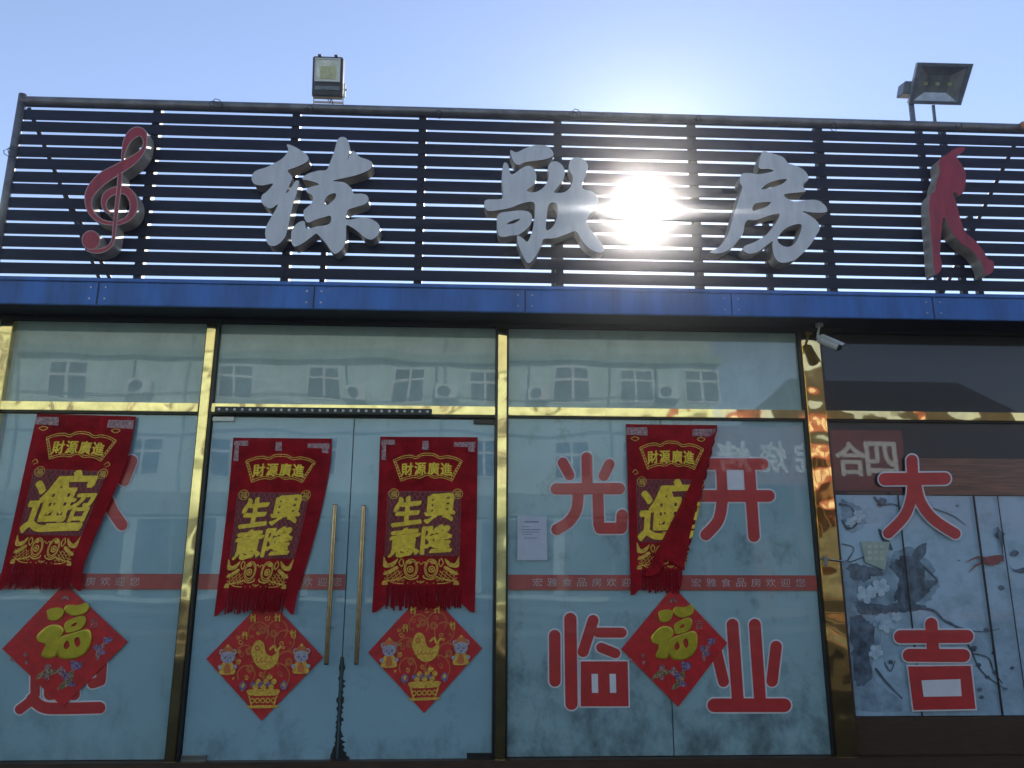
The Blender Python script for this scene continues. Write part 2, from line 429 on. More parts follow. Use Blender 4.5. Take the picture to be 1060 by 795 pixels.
# black line below the gold beam
for x0, x1 in ((XL, X1a-.012), (X1c+.001, X2z-.004), (X2c+.001, X3z-.004), (X3b+.001, XR)):
    frame(x0, x1, ZB0-.014, ZB0-.001, -.025)
    q = MB(); q.box(x0, x1, -.045, .05, ZB0, ZB1, .003); q.build('gold_beam', 'gold_trim' if x0 < 2 else 'gold_trim2', shop)
# gold uprights: one sheet of polished steel wrapped round each post
for x0, x1, m in ((X0a, X0b, 'gold_trim'), (X1a, X1b, 'gold_trim'), (X2a, X2b, 'gold_trim'), (X3a, X3b, 'gold_trim2')):
    q = MB(); q.box(x0, x1, -.052, .05, ZG0-.02, ZG1-.003, .004)
    o = q.build('gold_pillar', m, shop)
# steel clasp and gold scroll on the right pillar
q = MB(); q.tube([P(849, 578, -.06), P(872, 581, -.075)], .006); q.box(Xp(850, 580)-.012, Xp(850, 580)+.012, -.075, -.053, Zp(850, 586), Zp(850, 575)); q.build('pillar_clasp', 'steel', shop)
# bottom rail
frame(XL, X1a-.012, ZG0-.06, ZG0-.004, -.04, .05, 'brown_frame', 'sill_rail')
frame(X2c, XR, ZG0-.06, ZG0-.004, -.04, .05, 'brown_frame', 'sill_rail')
# right bay: wooden band and wooden base panel
zA, zB, zC = Zp(960, 474), Zp(960, 513), Zp(960, 741)
q = MB(); q.box(Xp(938, 490), XR, -.012, -.0005, zB+.003, zA-.003, .002); q.build('wood_band', 'wood', shop)
q = MB(); q.box(X3b+.03, XR, -.014, .05, ZG0-.003, zC-.004, .003); q.build('wood_base', 'brown_frame', shop)
q = MB(); q.box(X3b+.001, X3b+.028, -.02, .05, ZG0, ZG1-.003); q.build('frame_bar', 'brown_frame', shop)

# doors
def door(x0, x1, hx, lab, swing):
    dr = pane('door', 'door_film', x0, x1, ZG0-.02, ZB0-.03, -.004, lab)
    uvT, uvB = hx
    t, bo = P(uvT[0], uvT[1], -.075), P(uvB[0], uvB[1], -.075)
    h = MB(); x = (t.x+bo.x)/2
    h.tube([(x, -.075, bo.z), (x, -.075, bo.z+.01), (x, -.075, t.z-.01), (x, -.075, t.z)], .016, 14)
    for f in (.22, .78):
        z = bo.z+(t.z-bo.z)*f; h.tube([(x, -.07, z), (x, -.001, z)], .008, 10)
    h.build('handle', 'chrome', dr, True)
    e = x0 if swing < 0 else x1
    q = MB(); q.box(min(e, e-swing*.15), max(e, e-swing*.15), -.02, -.0045, ZB0-.062, ZB0-.031, .003); q.build('patch_fitting', 'steel' if swing < 0 else 'black_frame', dr)
    q = MB(); q.box(min(e, e-swing*.16), max(e, e-swing*.16), -.02, -.0045, ZG0-.02, ZG0+.028, .003); q.build('floor_hinge', 'steel' if swing < 0 else 'black_frame', dr)
    # peeling black edge along the meeting stiles
    q = MB(); rnd = random.Random(3 if swing < 0 else 5)
    xe = x1-.008 if swing < 0 else x0+.008
    pts = []; z = ZG0-.01
    while z < ZG0+.62:
        w = .002 + .022*rnd.random()**5*(1 if z < ZG0+.5 else .3) + .012*max(0, math.sin(z*31+1))**6 + (.02 if z < ZG0+.1 else 0)*rnd.random() + .04*max(0, 1-(z-ZG0)/.10)
        pts.append((xe - (w if swing < 0 else -w)*(.6 if swing < 0 else 1), z)); z += .006+.010*rnd.random()
    lp = pts + [(xe+(.006 if swing < 0 else -.006), ZG0+.62), (xe+(.006 if swing < 0 else -.006), ZG0-.01)]
    q.poly([lp], lambda a, c: Vector((a, -.0055, c))); q.build('peeled_edge', 'black_frame', dr)
    return dr
doorL = door(X1c+.006, XD-.003, ((345.3, 522), (339.5, 688)), 'left glass door leaf', -1)
doorR = door(XD+.003, X2z-.006, ((375.5, 523), (370, 688)), 'right glass door leaf', 1)
q = MB(); rnd = random.Random(11)
for i in range(46):
    u, v = 497+rnd.random()*15, 778+rnd.random()**.6*12
    c = P(u, v, -.0062-.0001*i); r = .004+.010*rnd.random()
    q.poly([[(c.x+r*(.6+.6*rnd.random())*math.cos(a), c.z+r*(.6+.6*rnd.random())*math.sin(a)) for a in [k*.785 for k in range(8)]]], lambda a, b_, y=c.y: Vector((a, y, b_)))
q.build('peeled_corner', 'black_frame', doorR)

# ------------------------------------------------------------------ slatted sign frame
SY = -.30
sign = thing('slatted_sign', 'long dark slatted sign with a grey pipe rail, standing above the blue fascia', 'sign', (0, SY, ZF1))
zt, zb_ = Zp(20, 111.4, SY), Zp(20, 284.2, SY)
pitch = (zt-zb_)/13
XSL = Xp(22, 110, SY)+.02
q = MB()
posts = [(165, 112), (308, 118), (438, 125), (577, 130), (715, 132), (846, 140), (1085, 150)]
px_ = [Xp(u, v, SY+.04) for u, v in posts]
rnd = random.Random(2)
for i in range(13):
    zc = zt-(i+.5)*pitch; hgt = pitch*.402
    x = XSL
    while x < XR:                      # slats come in lengths butted over the posts
        nx = [p for p in px_ if p > x+.5]; x2 = nx[min(len(nx)-1, rnd.choice([1, 2, 3]))] if nx else XR; dz = rnd.uniform(-.0045, .0045); dz2 = rnd.uniform(-.0045, .0045)
        y0 = SY+rnd.uniform(-.0015, .0015)
        q.add([(x, y0, zc-hgt+dz), (x2, y0, zc-hgt+dz2), (x2, y0+.008, zc-hgt+dz2), (x, y0+.008, zc-hgt+dz),
               (x, y0, zc+hgt+dz), (x2, y0, zc+hgt+dz2), (x2, y0+.008, zc+hgt+dz2), (x, y0+.008, zc+hgt+dz)],
              [(0,3,2,1),(4,5,6,7),(0,1,5,4),(1,2,6,5),(2,3,7,6),(3,0,4,7)])
        x = x2+(.002 if x2 < XR else 1)
q.box(XSL, XR, SY, SY+.008, zt+pitch*.12, zt+pitch*.9)
q.box(XSL, XR, SY, SY+.008, ZF1-.02, zb_-pitch*.12)
q.build('slat_panel', 'slat', sign)
zpipe = Zp(24, 104.5, SY)
q = MB(); q.tube([(XSL-.03, SY, zpipe), (0, SY, zpipe+.004), (XR, SY, zpipe)], .034, 14); q.build('pipe_rail', 'pipe', sign, True)
q = MB(); q.tube([(XSL-.02, SY, ZF1-.05), (XSL-.02, SY, zpipe+.05)], .028, 14); q.build('end_post', 'pipe', sign, True)
for u, v in posts:
    x = Xp(u, v, SY+.04); q = MB(); q.box(x-.028, x+.028, SY+.012, SY+.066, ZF1-.1, zpipe-.02); q.build('post', 'post', sign)
for u, v0, v1 in ((338, 225, 300), (573, 230, 300), (950, 130, 200), (974, 130, 165), (792, 225, 310), (1003, 225, 310)):
    a, c = P(u, v0, SY+.25), P(u, v1, SY+.25)
    q = MB(); q.box(a.x-.02, a.x+.02, SY+.23, SY+.27, min(ZF1-.05, c.z), a.z); q.build('post', 'post', sign)
for (u0, v0, ya), (u1, v1, yb) in (((30, 112, SY+.05), (106, 296, 1.1)), ((62, 190, .1), (118, 296, .9)), ((1050, 150, SY+.05), (975, 305, 1.2))):
    q = MB(); q.tube([P(u0, v0, ya), P(u1, v1, yb)], .016, 8); q.build('brace', 'post', sign)
for i, (u, v, s) in enumerate(((222, 110, 1), (318, 116, .8), (592, 121, 1.2), (450, 121, .9), (718, 126, .7), (857, 134, 1), (988, 134, .6), (12, 160, 1.2))):
    c = P(u, v, SY-.02); pts = []; rnd = random.Random(i)
    for k in range(14):
        a = k*.75; pts.append(c+Vector((math.cos(a)*.035*s+k*.003, -.03+math.sin(a*1.3)*.02, math.sin(a)*.032*s)))
    q = MB(); q.tube(pts, .003, 5); q.build('wire_tie', 'cable', sign)
q = MB(); c = P(1058, 131, SY-.02); q.tube([c+Vector((-.06, 0, .0)), c+Vector((0, 0, .01))], .008, 6); q.box(c.x-.02, c.x+.05, c.y-.03, c.y+.03, c.z-.03, c.z+.03, .008); q.build('orange_clip', 'orange', sign)

# ------------------------------------------------------------------ raised characters and figures on the slats
LY0, LY1 = SY-.004, SY-.115
def raised(name, label, cat, loops, org, sc, face_m, edge_m, group, extra=None, smooth=4):
    """loops: list of [outer, hole, ...] outlines in crop pixels"""
    def px(x, y): return org[0]+x/sc, org[1]+y/sc
    shapes = [[smooth_loop(l, smooth) for l in grp] for grp in loops]
    allp = [px(*p) for grp in shapes for p in grp[0]]
    pts = [P(u, v, LY1) for u, v in allp]
    base = Vector((sum(p.x for p in pts)/len(pts), SY, min(p.z for p in pts)))
    t = thing(name, label, cat, base, group)
    face, side, edge = MB(), MB(), MB()
    for i, grp in enumerate(shapes):
        y1 = LY1-.0004*i
        f1 = lambda x, y, yy=y1: P(*px(x, y), yy)
        def at(yb, yf=y1):
            def g(x, y):
                p = P(*px(x, y), yf); return Vector((p.x, yb, p.z))
            return g
        face.poly(grp, at(y1))
        for l in grp:
            side.wall(l, at(LY0), at(y1+.012)); edge.wall(l, at(y1+.012), at(y1+.0001))
        side.poly(grp, at(LY0))
    side.build('side_return', 'letter_side', t); edge.build('edge_line', edge_m, t); face.build('face', face_m, t)
    return t

GRP = 'raised characters on the slatted sign'
raised('sign_character', 'raised white character 练, nearest to the treble clef on the slats', 'sign character', [
 [[(247,85),(285,95),(330,120),(370,150),(378,178),(350,203),(300,225),(252,246),(280,285),(268,322),(242,380),(266,362),(300,308),(322,316),(305,390),(285,450),(270,520),(252,600),(236,650),(200,690),(165,705),(132,692),(115,640),(120,590),(145,540),(172,495),(192,450),(152,475),(112,460),(90,430),(96,395),(125,372),(162,325),(100,335),(50,326),(32,295),(42,260),(70,240),(120,225),(180,195),(225,165),(255,122)]],
 [[(580,40),(610,48),(628,88),(630,130),(612,188),(640,132),(660,128),(690,160),(740,178),(766,195),(768,220),(740,245),(680,270),(620,285),(565,297),(528,308),(560,312),(602,320),(640,352),(655,384),(700,385),(735,396),(745,425),(720,450),(660,470),(620,485),(612,520),(614,545),(700,532),(760,540),(805,570),(816,605),(800,640),(765,665),(725,655),(690,625),(650,595),(612,578),(608,610),(605,680),(585,722),(545,752),(520,735),(490,695),(455,655),(425,630),(390,655),(340,690),(295,708),(275,680),(275,620),(295,580),(330,555),(355,556),(366,598),(430,585),(505,570),(514,522),(470,530),(420,545),(375,562),(352,530),(350,490),(375,465),(400,440),(405,402),(385,386),(365,368),(390,345),(440,332),(430,320),(380,305),(345,300),(345,285),(380,262),(440,245),(488,240),(510,195),(535,130),(555,60)],
  [(476,435),(490,405),(520,386),(546,386),(540,415),(515,440),(492,454)]]],
 (255, 135), 5.89, 'letter_white', 'letter_edge', GRP)
raised('sign_character', 'raised white character 歌, middle one, right beside the sun glare', 'sign character', [
 [[(188,88),(225,100),(280,75),(340,58),(400,62),(435,90),(440,120),(400,140),(330,150),(270,160),(235,175),(205,150)]],
 [[(150,165),(175,172),(188,222),(212,225),(262,190),(302,180),(332,205),(342,250),(328,290),(285,325),(330,335),(370,318),(400,285),(415,240),(410,190),(430,158),(465,155),(497,180),(510,222),(492,270),(455,320),(447,336),(505,335),(545,300),(556,250),(535,200),(540,150),(580,130),(625,145),(645,185),(628,240),(612,310),(670,330),(705,370),(690,430),(650,470),(640,520),(690,590),(740,660),(720,690),(660,670),(610,620),(575,565),(520,580),(450,605),(385,610),(368,645),(345,700),(300,752),(268,718),(235,640),(230,590),(262,605),(290,625),(318,560),(332,470),(328,395),(260,400),(190,425),(120,440),(60,445),(40,420),(45,380),(130,375),(145,350),(138,250)],
  [(415,405),(460,402),(466,470),(440,535),(400,556),(403,480)]],
 [[(110,490),(130,457),(190,447),(250,442),(300,452),(318,490),(295,540),(240,583),(200,588),(140,598),(116,575)], [(168,522),(200,502),(248,490),(215,516)]]],
 (495, 140), 5.676, 'letter_white', 'letter_edge', GRP)
raised('sign_character', 'raised white character 房, between the sun glare and the red figure', 'sign character', [
 [[(400,38),(440,50),(520,75),(555,115),(600,130),(650,155),(682,195),(682,222),(650,245),(655,270),(665,295),(600,303),(530,314),(560,345),(600,358),(650,352),(730,348),(775,370),(800,400),(795,426),(720,428),(645,420),(690,445),(740,485),(755,530),(735,570),(690,640),(620,710),(555,742),(500,742),(468,705),(455,645),(456,610),(420,635),(360,678),(305,688),(270,665),(285,638),(350,612),(420,565),(470,505),(502,440),(460,440),(400,460),(350,475),(300,475),(280,505),(270,560),(235,610),(190,655),(130,685),(60,680),(110,650),(150,610),(180,550),(200,480),(225,400),(245,330),(265,270),(248,235),(262,185),(310,178),(380,185),(462,165),(430,152),(375,150),(370,110),(385,60)],
  [(388,282),(420,248),(480,224),(546,217),(520,245),(460,268)], [(330,416),(342,374),(400,363),(446,363),(420,390),(370,408)], [(488,602),(510,556),(560,517),(636,502),(630,560),(600,620),(560,645),(515,635)]]],
 (725, 150), 6.114, 'letter_white', 'letter_edge', GRP)
def rib(pts):
    A, B = ribbon(pts); return A, B
# treble clef: ribbons cut into short overlapping runs so that the spiral fills cleanly
def clef():
    org, sc = (80, 125), 5.482
    body = [(256,232,4),(262,180,9),(285,108,20),(330,64,27),(372,72,20),(384,120,9),(368,172,12),(312,225,23),(230,275,29),(142,328,33),(78,398,27),(62,460,18),(80,522,14),(130,566,11),(200,582,9),(270,566,12),(312,520,18),(318,460,21),(290,405,21),(235,392,20),(175,415,20),(150,460,14),(160,505,9),(188,526,3)]
    stem = [(243,300,11),(238,370,11),(225,480,10),(212,600,9),(204,670,8),(184,712,9),(140,736,11),(92,738,12),(60,722,16)]
    px = lambda x, y: (org[0]+x/sc, org[1]+y/sc)
    def at(y, yf=LY1):
        def g(a, c):
            p = P(*px(a, c), yf); return Vector((p.x, y, p.z))
        return g
    c = P(118, 260, LY1); t = thing('treble_clef', 'red raised treble clef mounted on the slats beside the white characters', 'sign emblem', (c.x, SY, c.z))
    face, trim, side = MB(), MB(), MB(); 
    for i, pts in enumerate((body, stem)):
        for w, mbf, dy in ((3.2, trim, .0008), (-2.2, face, 0)):
            pp = [(a, b_, max(1.2, r+w)) for a, b_, r in pts]
            A, B = ribbon(pp, 7); y = LY1+dy-.0012*i
            for k in range(len(A)-1): mbf.quad(*[at(y)(*p) for p in (A[k], A[k+1], B[k+1], B[k])])
            if mbf is trim:
                lp = A+B[::-1]; side.wall(lp, at(LY0), at(y+.0002))
    for w, mbf, dy in ((3, trim, .0008), (-2.5, face, 0)):
        lp = circle(78, 678, 50+w, 28, 53+w); mbf.poly([lp], at(LY1+dy-.003))
        if mbf is trim: side.wall(lp, at(LY0), at(LY1-.002))
    side.build('side_return', 'letter_side', t); trim.build('edge_line', 'pink_trim', t); face.build('face', 'red_acrylic', t)
clef()
raised('dancer_figure', 'red raised silhouette of a striding singer with head thrown back, on the slats', 'sign emblem', [
 [[(275,38),(286,50),(270,68),(236,88),(265,130),(290,180),(290,230),(280,280),(255,303),(240,288),(222,292),(240,350),(260,430),(290,505),(340,550),(385,605),(410,650),(440,665),(446,690),(436,725),(400,735),(388,700),(370,660),(330,610),(262,560),(212,500),(176,425),(162,450),(156,520),(151,590),(150,640),(160,680),(150,720),(125,735),(115,700),(110,620),(100,500),(92,400),(92,330),(100,295),(120,280),(130,230),(146,180),(145,112),(180,82),(230,48)]]],
 (945, 145), 5.3, 'red_acrylic', 'pink_trim', None)

# ------------------------------------------------------------------ floodlights on the rail
def flood_left():
    c = P(339, 79, SY-.03); base = P(339, 108, SY)
    t = thing('floodlight', 'small black floodlight with upright yellowish panel, above the white character 练', 'floodlight', base, 'floodlights on the pipe rail')
    tilt = R(10); fwd = Vector((-.03, -math.cos(tilt), -math.sin(tilt))).normalized()
    right = Vector((1, 0, -.005)).normalized(); upv = right.cross(-fwd).normalized(); upv = upv if upv.z > 0 else -upv
    hw, hh = .112, .152
    q = MB(); q.obox(c-fwd*.03, right*hw, fwd*.032, upv*hh, .008)
    for k in range(7): q.obox(c-fwd*.075+right*(-.09+.03*k), right*.003, fwd*.018, upv*.12)
    for s in (-1, 1): q.obox(c+right*(s*.06)+upv*(hh+.003), right*.012, fwd*.012, upv*.006)
    h = q.build('housing', 'lamp_body', t)
    lc = c+upv*.045+fwd*.004
    q = MB()
    for s in (-1, 1):
        q.obox(lc+right*(s*.088), right*.005, fwd*.007, upv*.084); q.obox(lc+upv*(s*.084), right*.093, fwd*.0068, upv*.005)
    q.build('lens_rim', 'bracket', t)
    q = MB(); q.obox(lc, right*.083, fwd*.003, upv*.079); q.build('lens', 'lamp_reflector', t)
    q = MB(); q.obox(lc-upv*.02+right*.005+fwd*.004, right*.058, fwd*.002, upv*.048); q.build('led_panel', 'lamp_led', t)
    q = MB(); q.obox(c-upv*.09+fwd*.004, right*.09, fwd*.002, upv*.014); q.build('name_plate', 'lamp_grey', t)
    q = MB()
    for s in (-1, 1): q.tube([c+right*(s*.108)-upv*.10-fwd*.045, base+right*(s*.108)+Vector((0, .03, .02))], .005, 8)
    q.obox(base+Vector((0, .03, .036)), right*.11, (0, .012, 0), (0, 0, .003))
    q.build('bracket', 'bracket', t)
    q = MB(); q.obox(c+right*.123-upv*.09-fwd*.03, right*.006, fwd*.012, upv*.05); q.tube([c+right*.115-upv*.085-fwd*.03, c+right*.14-upv*.085-fwd*.03], .008, 8); q.build('hinge_knob', 'steel', t)
    q = MB(); q.tube(smooth_line([c-upv*.15-fwd*.03, c-upv*.19+right*.012-fwd*.03, base+right*.03+Vector((0, -.02, .03)), base+right*.04]), .0035, 6); q.build('cable', 'cable', t)
flood_left()
def flood_right():
    base = P(957, 128, SY)
    t = thing('floodlight', 'larger grey floodlight tilted down over the street, above the red figure', 'floodlight', base, 'floodlights on the pipe rail')
    Y0 = SY-.10
    # glass face: four corners; the lower edge sits further back than the upper one
    tl, tr_, br, bl = P(950, 64.5, SY-.16), P(1008, 66, SY-.19), P(995, 109, SY-.02), P(940.5, 107.5, SY+.01)
    n = (tr_-tl).cross(bl-tl).normalized(); n = n if n.y < 0 else -n
    c = (tl+tr_+br+bl)/4
    def inset(k, d): return [c+(p-c)*k+n*d for p in (tl, tr_, br, bl)]
    def frust(mb, A, B):
        mb.add(A+B, [(0,1,5,4),(1,2,6,5),(2,3,7,6),(3,0,4,7)])
    q = MB(); o0, o1, o2, o3 = inset(1, 0), inset(.97, .006), inset(.84, .006), inset(.82, -.012)
    b0, b1 = inset(.97, -.045), inset(.72, -.09)
    frust(q, o0, o1); frust(q, o1, o2); frust(q, o2, o3); frust(q, o0, b0); frust(q, b0, b1); q.add(b1, [(0, 1, 2, 3)])
    q.build('housing', 'lamp_grey', t)
    q = MB(); i0, i1 = inset(.82, -.012), inset(.42, -.05); q.add(i0+i1, [(1,2,6,5), (2,3,7,6)]); q.build('reflector', 'lamp_reflector', t)
    q = MB(); q.add(i0+i1, [(0,1,5,4), (3,0,4,7)]); q.add(i1, [(0, 1, 2, 3)]); q.build('upper_reflector', 'lamp_reflector_shade', t)  # same reflector, these faces coloured darker to stand for shade
    q = MB()
    xa = (tr_-tl).normalized(); ya = n.cross(xa).normalized()
    for k in (-1, 0, 1): q.obox(c+xa*(k*.09)-n*.044+ya*.0, xa*.014, ya*.012, n*.004)
    q.build('led_chip', 'lamp_led', t)
    q = MB(); d0 = P(934, 92, SY+.02); q.obox(P(939, 93, SY+.03), xa*.05, Vector((0, .05, .01)), Vector((.015, .0, .055)), .006)
    q.build('driver_box', 'lamp_grey', t)
    q = MB()
    a0, a1 = P(943, 106, SY+.03), P(945.5, 128, SY); q.obox((a0+a1)/2, Vector((.019, 0, 0)), Vector((0, .006, 0)), (a0-a1)/2)
    q.build('bracket', 'lamp_grey', t); q = MB()
    a0, a1 = P(966, 109, SY+.02), P(968, 128, SY); q.obox((a0+a1)/2, Vector((.010, 0, 0)), Vector((0, .006, 0)), (a0-a1)/2)
    q.build('bracket', 'lamp_grey', t)
flood_right()

# ------------------------------------------------------------------ security camera under the fascia
def cctv():
    a = P(851, 345, -.16); t = thing('security_camera', 'small white bullet security camera under the fascia by the right gold pillar', 'security camera', a)
    q = MB(); q.tube([Vector((a.x-.005, a.y+.02, ZF0+.012)), Vector((a.x-.005, a.y+.02, ZF0-.012))], .028, 14)
    q.tube([Vector((a.x-.005, a.y+.02, ZF0)), P(846, 350, -.15)], .009, 10); q.build('mount', 'white_plastic', t)
    p0, p1 = P(847.5, 350, -.16), P(869, 359.5, -.27); d = (p1-p0).normalized()
    q = MB(); q.tube([p0, p0+d*.012, p1-d*.02, p1], [.024, .033, .033, .030], 16); q.build('body', 'white_plastic', t, True)
    q = MB(); q.tube([p1+d*.001, p1+d*.006], [.027, .024], 16); q.build('lens', 'black_plastic', t)
    s = d.cross(Vector((0, 0, 1))).normalized(); w = s.cross(d).normalized()
    q = MB(); m_ = []
    for k in range(7):
        an = R(-60+20*k); m_.append(s*math.sin(an)*.04+w*math.cos(an)*.04)
    A = [p0+d*.02+x for x in m_]; B = [p1+d*.03+x for x in m_]
    for k in range(6): q.quad(A[k], A[k+1], B[k+1], B[k])
    A2 = [p0+d*.02+x*.93 for x in m_]; B2 = [p1+d*.03+x*.93 for x in m_]
    for k in range(6): q.quad(A2[k+1], A2[k], B2[k], B2[k+1]); q.quad(B[k], B[k+1], B2[k+1], B2[k])
    q.build('visor', 'white_plastic', t)
cctv()

# ------------------------------------------------------------------ LED bar over the doors
def ledbar():
    a, c = P(222, 427.2, -.06), P(447, 427.2, -.06); zc = (ZB0+ZB1)/2-.012
    t = thing('led_bar', 'black bar studded with white dots above the double doors', 'light bar', (a.x, -.06, zc-.03))
    q = MB(); q.box(a.x, c.x, -.064, -.047, zc-.027, zc+.017, .003); q.build('housing', 'black_plastic', t)
    q = MB(); n = 28
    for k in range(n):
        x = a.x+.03+(c.x-a.x-.06)*k/(n-1); q.tube([(x, -.0645, zc-.004), (x, -.069, zc-.004)], [.0105, .006], 8)
    q.build('diode_row', 'bracket', t)
ledbar()

# ------------------------------------------------------------------ window lettering in red vinyl
def capsule(mb, pts, r, org, sc, y, dy):
    """round-ended stroke: one disc per joint, one strip per segment, each 0.06 mm in front of the last"""
    pts = [(org[0]+a/sc, org[1]+b_/sc) for a, b_ in pts]; r = r/sc
    for i, (a, b_) in enumerate(pts):
        y -= dy; mb.poly([circle(a, b_, r, 22)], lambda p, q_, yy=y: P(p, q_, yy))
        if i:
            a0, b0 = pts[i-1]; d = Vector((a-a0, b_-b0)).normalized(); nx, ny = -d.y*r, d.x*r; y -= dy
            mb.poly([[(a0+nx, b0+ny), (a+nx, b_+ny), (a-nx, b_-ny), (a0-nx, b0-ny)]], lambda p, q_, yy=y: P(p, q_, yy))
    return y

def curve_pts(pts, n=5): return [(p.x, p.y) for p in smooth_line([(a, b_, 0) for a, b_ in pts], n)]

def window_char(ch, label, org, sc, strokes, boxes=(), whites=(), grow=1.6):
    red, white = MB(), MB(); o_ = -.020 if ch in '大吉' else 0; yw, yr = o_-.0014, o_-.0052
    y = yw
    for pts, r in strokes: y = capsule(white, pts, r+grow*sc, org, sc, y, .00004)
    for lp in boxes:
        cx_ = sum(p[0] for p in lp)/len(lp); cy_ = sum(p[1] for p in lp)/len(lp)
        y -= .00004
        g = []
        for a, b_ in lp: g.append((a+math.copysign(grow*sc, a-cx_), b_+math.copysign(grow*sc, b_-cy_)))
        white.poly([g], lambda a, b_, yy=y: P(org[0]+a/sc, org[1]+b_/sc, yy))
    y = yr
    for pts, r in strokes: y = capsule(red, pts, r, org, sc, y, .00004)
    for lp in boxes:
        y -= .00004; red.poly([lp], lambda a, b_, yy=y: P(org[0]+a/sc, org[1]+b_/sc, yy))
    y = o_-.0092
    for lp in whites: white.poly([lp], lambda a, b_, yy=y: P(org[0]+a/sc, org[1]+b_/sc, yy))
    xs = [v.x for v in red.v]; zs = [v.z for v in red.v]
    t = thing('window_character', label, 'window lettering', ((min(xs)+max(xs))/2, -.003, min(zs)), 'red welcome characters on the windows')
    white.build('outline', 'film_white', t); red.build('fill', 'film_red', t)

window_char('光', 'red vinyl character 光, right of the paper notice', (560, 460), 7.95, [
 ([(180,150),(235,252)], 42), ([(377,108),(381,340)], 44), ([(563,162),(517,258)], 42), ([(126,366),(645,363)], 46),
 (curve_pts([(305,380),(303,470),(285,555),(225,640),(130,700)]), 45), ([(468,400),(476,660)], 45), ([(486,690),(660,690),(668,582)], 46)])
window_char('开', 'red vinyl character 开, beside the folded banner', (715, 465), 7.57, [
 ([(100,116),(565,116)], 45), ([(80,366),(613,366)], 46), (curve_pts([(240,120),(250,300),(245,420),(215,560),(120,670)]), 44), ([(457,120),(496,682)], 45)],
 whites=[[(281,165),(413,165),(418,318),(289,318)]])
window_char('临', 'red vinyl character 临, below the welcome strip and left of the folded banner', (510, 600), 4.079, [
 ([(262,236),(263,428)], 24), ([(328,166),(333,524)], 26), ([(424,172),(382,304)], 23), ([(446,223),(545,224)], 21), ([(458,287),(518,311)], 21)],
 boxes=[[(372,345),(570,345),(574,535),(372,535)]], whites=[[(417,398),(444,398),(446,478),(419,478)], [(493,398),(520,398),(522,478),(495,478)]])
window_char('业', 'red vinyl character 业, right of the diamond with golden 福', (630, 600), 4.076, [
 ([(523,190),(546,520)], 25), ([(617,190),(640,520)], 25), ([(452,290),(485,430)], 23), ([(707,282),(690,428)], 24), ([(446,530),(741,530)], 29)])
window_char('大', 'red vinyl character 大, above the mural at far right', (820, 320), 3.3125, [
 ([(318,583),(523,581)], 21), ([(411,518),(415,600)], 19), (curve_pts([(414,590),(408,650),(385,710),(330,768)]), 18), (curve_pts([(424,595),(440,660),(485,720),(560,770)]), 18)])
window_char('吉', 'red vinyl character 吉 on the painted mural', (820, 540), 3.117, [
 ([(449,330),(455,420)], 20), ([(350,371),(564,370)], 21), ([(378,431),(553,432)], 21)],
 boxes=[[(374,467),(576,465),(592,604),(392,608)]], whites=[[(417,512),(543,508),(547,563),(424,565)]])
window_char('欢', 'red vinyl character 欢, half hidden behind the leftmost blown banner', (0, 0), 1, [
 ([(32,488),(64,488),(54,520),(28,546)], 6), ([(36,502),(62,540)], 6), ([(92,474),(84,500)], 6), ([(90,488),(128,484)], 6), ([(136,477),(128,497)], 6),
 (curve_pts([(108,500),(108,520),(98,534),(82,546)]), 6), ([(109,512),(117,530),(126,543)], 6)])
window_char('迎', 'red vinyl character 迎, half hidden behind the leftmost diamond', (0, 600), 4.967, [
 ([(100,668),(150,630),(180,590),(180,500)], 24), (curve_pts([(165,615),(220,655),(300,662),(512,658)]), 30), ([(255,440),(255,590),(350,570)], 30),
 ([(372,430),(380,590)], 30), ([(375,440),(525,435),(518,520),(475,535)], 25)])

# ------------------------------------------------------------------ red welcome strips
def strip(label, u0, u1, texts):
    z0, z1 = Zp(600, 610.8), Zp(600, 595)
    x0, x1 = u0, u1
    t = thing('welcome_strip', label, 'window strip', ((x0+x1)/2, -.004, z0), 'red welcome strips across the glass')
    q = MB(); y = -.0102
    q.quad((x0, y, z0), (x1, y, z0), (x1, y, z1), (x0, y, z1)); q.build('band', 'strip_red', t)
    for body, ua, ub in texts:
        n = len(body); xa, xb = Xp(ua, 603), Xp(ub, 603); st = (xb-xa)/n
        for k, ch in enumerate(body):
            q = MB()
            put_glyph(q, ch, xa+st*(k+.14), xa+st*(k+.80), z1-.022, z0+.024, lambda a, b_: Vector((a, y-.0006, b_)), .0)
            q.build('pale_character', 'strip_text', t)
TX = '宏雅食品房欢迎您'
strip('red strip of small pale characters, on the leftmost window pane', XL+.3, X1a-.014, [(TX, 26, 148)])
strip('red strip of small pale characters, on the left door leaf', X1c+.008, XD-.004, [(TX, 236, 357)])
strip('red strip with the text twice, on the stained window right of the doors', X2c+.004, X3z-.006, [(TX, 549, 671), (TX, 713, 836)])

# ------------------------------------------------------------------ paper notice and sticker
def flat(name, label, cat, corners, y, m):
    q = MB(); q.add([P(u, v, y) for u, v in corners], [(0, 1, 2, 3)]); bp = min((P(u, v, y) for u, v in corners), key=lambda p: p.z)
    t = thing(name, label, cat, bp); q.build('sheet', m, t); return t
t = flat('paper_notice', 'white paper notice with a few printed lines, left of the character 光', 'notice', [(535.5, 580), (566.5, 580), (566, 534.5), (535.5, 533.5)], -.0125, 'paper')
q = MB(); rnd = random.Random(4)
put = [(543, 557, 539.6, 1.3), (540, 548, 544.8, .7), (540, 559, 547.8, .8), (540, 556, 550.4, .7), (541, 549, 552.8, .6), (543, 556, 556.6, .8)]
for a, c, v, h in put:
    u = a
    while u < c:
        w = .7+rnd.random()*1.1
        q.add([P(u, v+h, -.0132), P(u+w, v+h, -.0132), P(u+w, v, -.0132), P(u, v, -.0132)], [(0, 1, 2, 3)]); u += w+.5
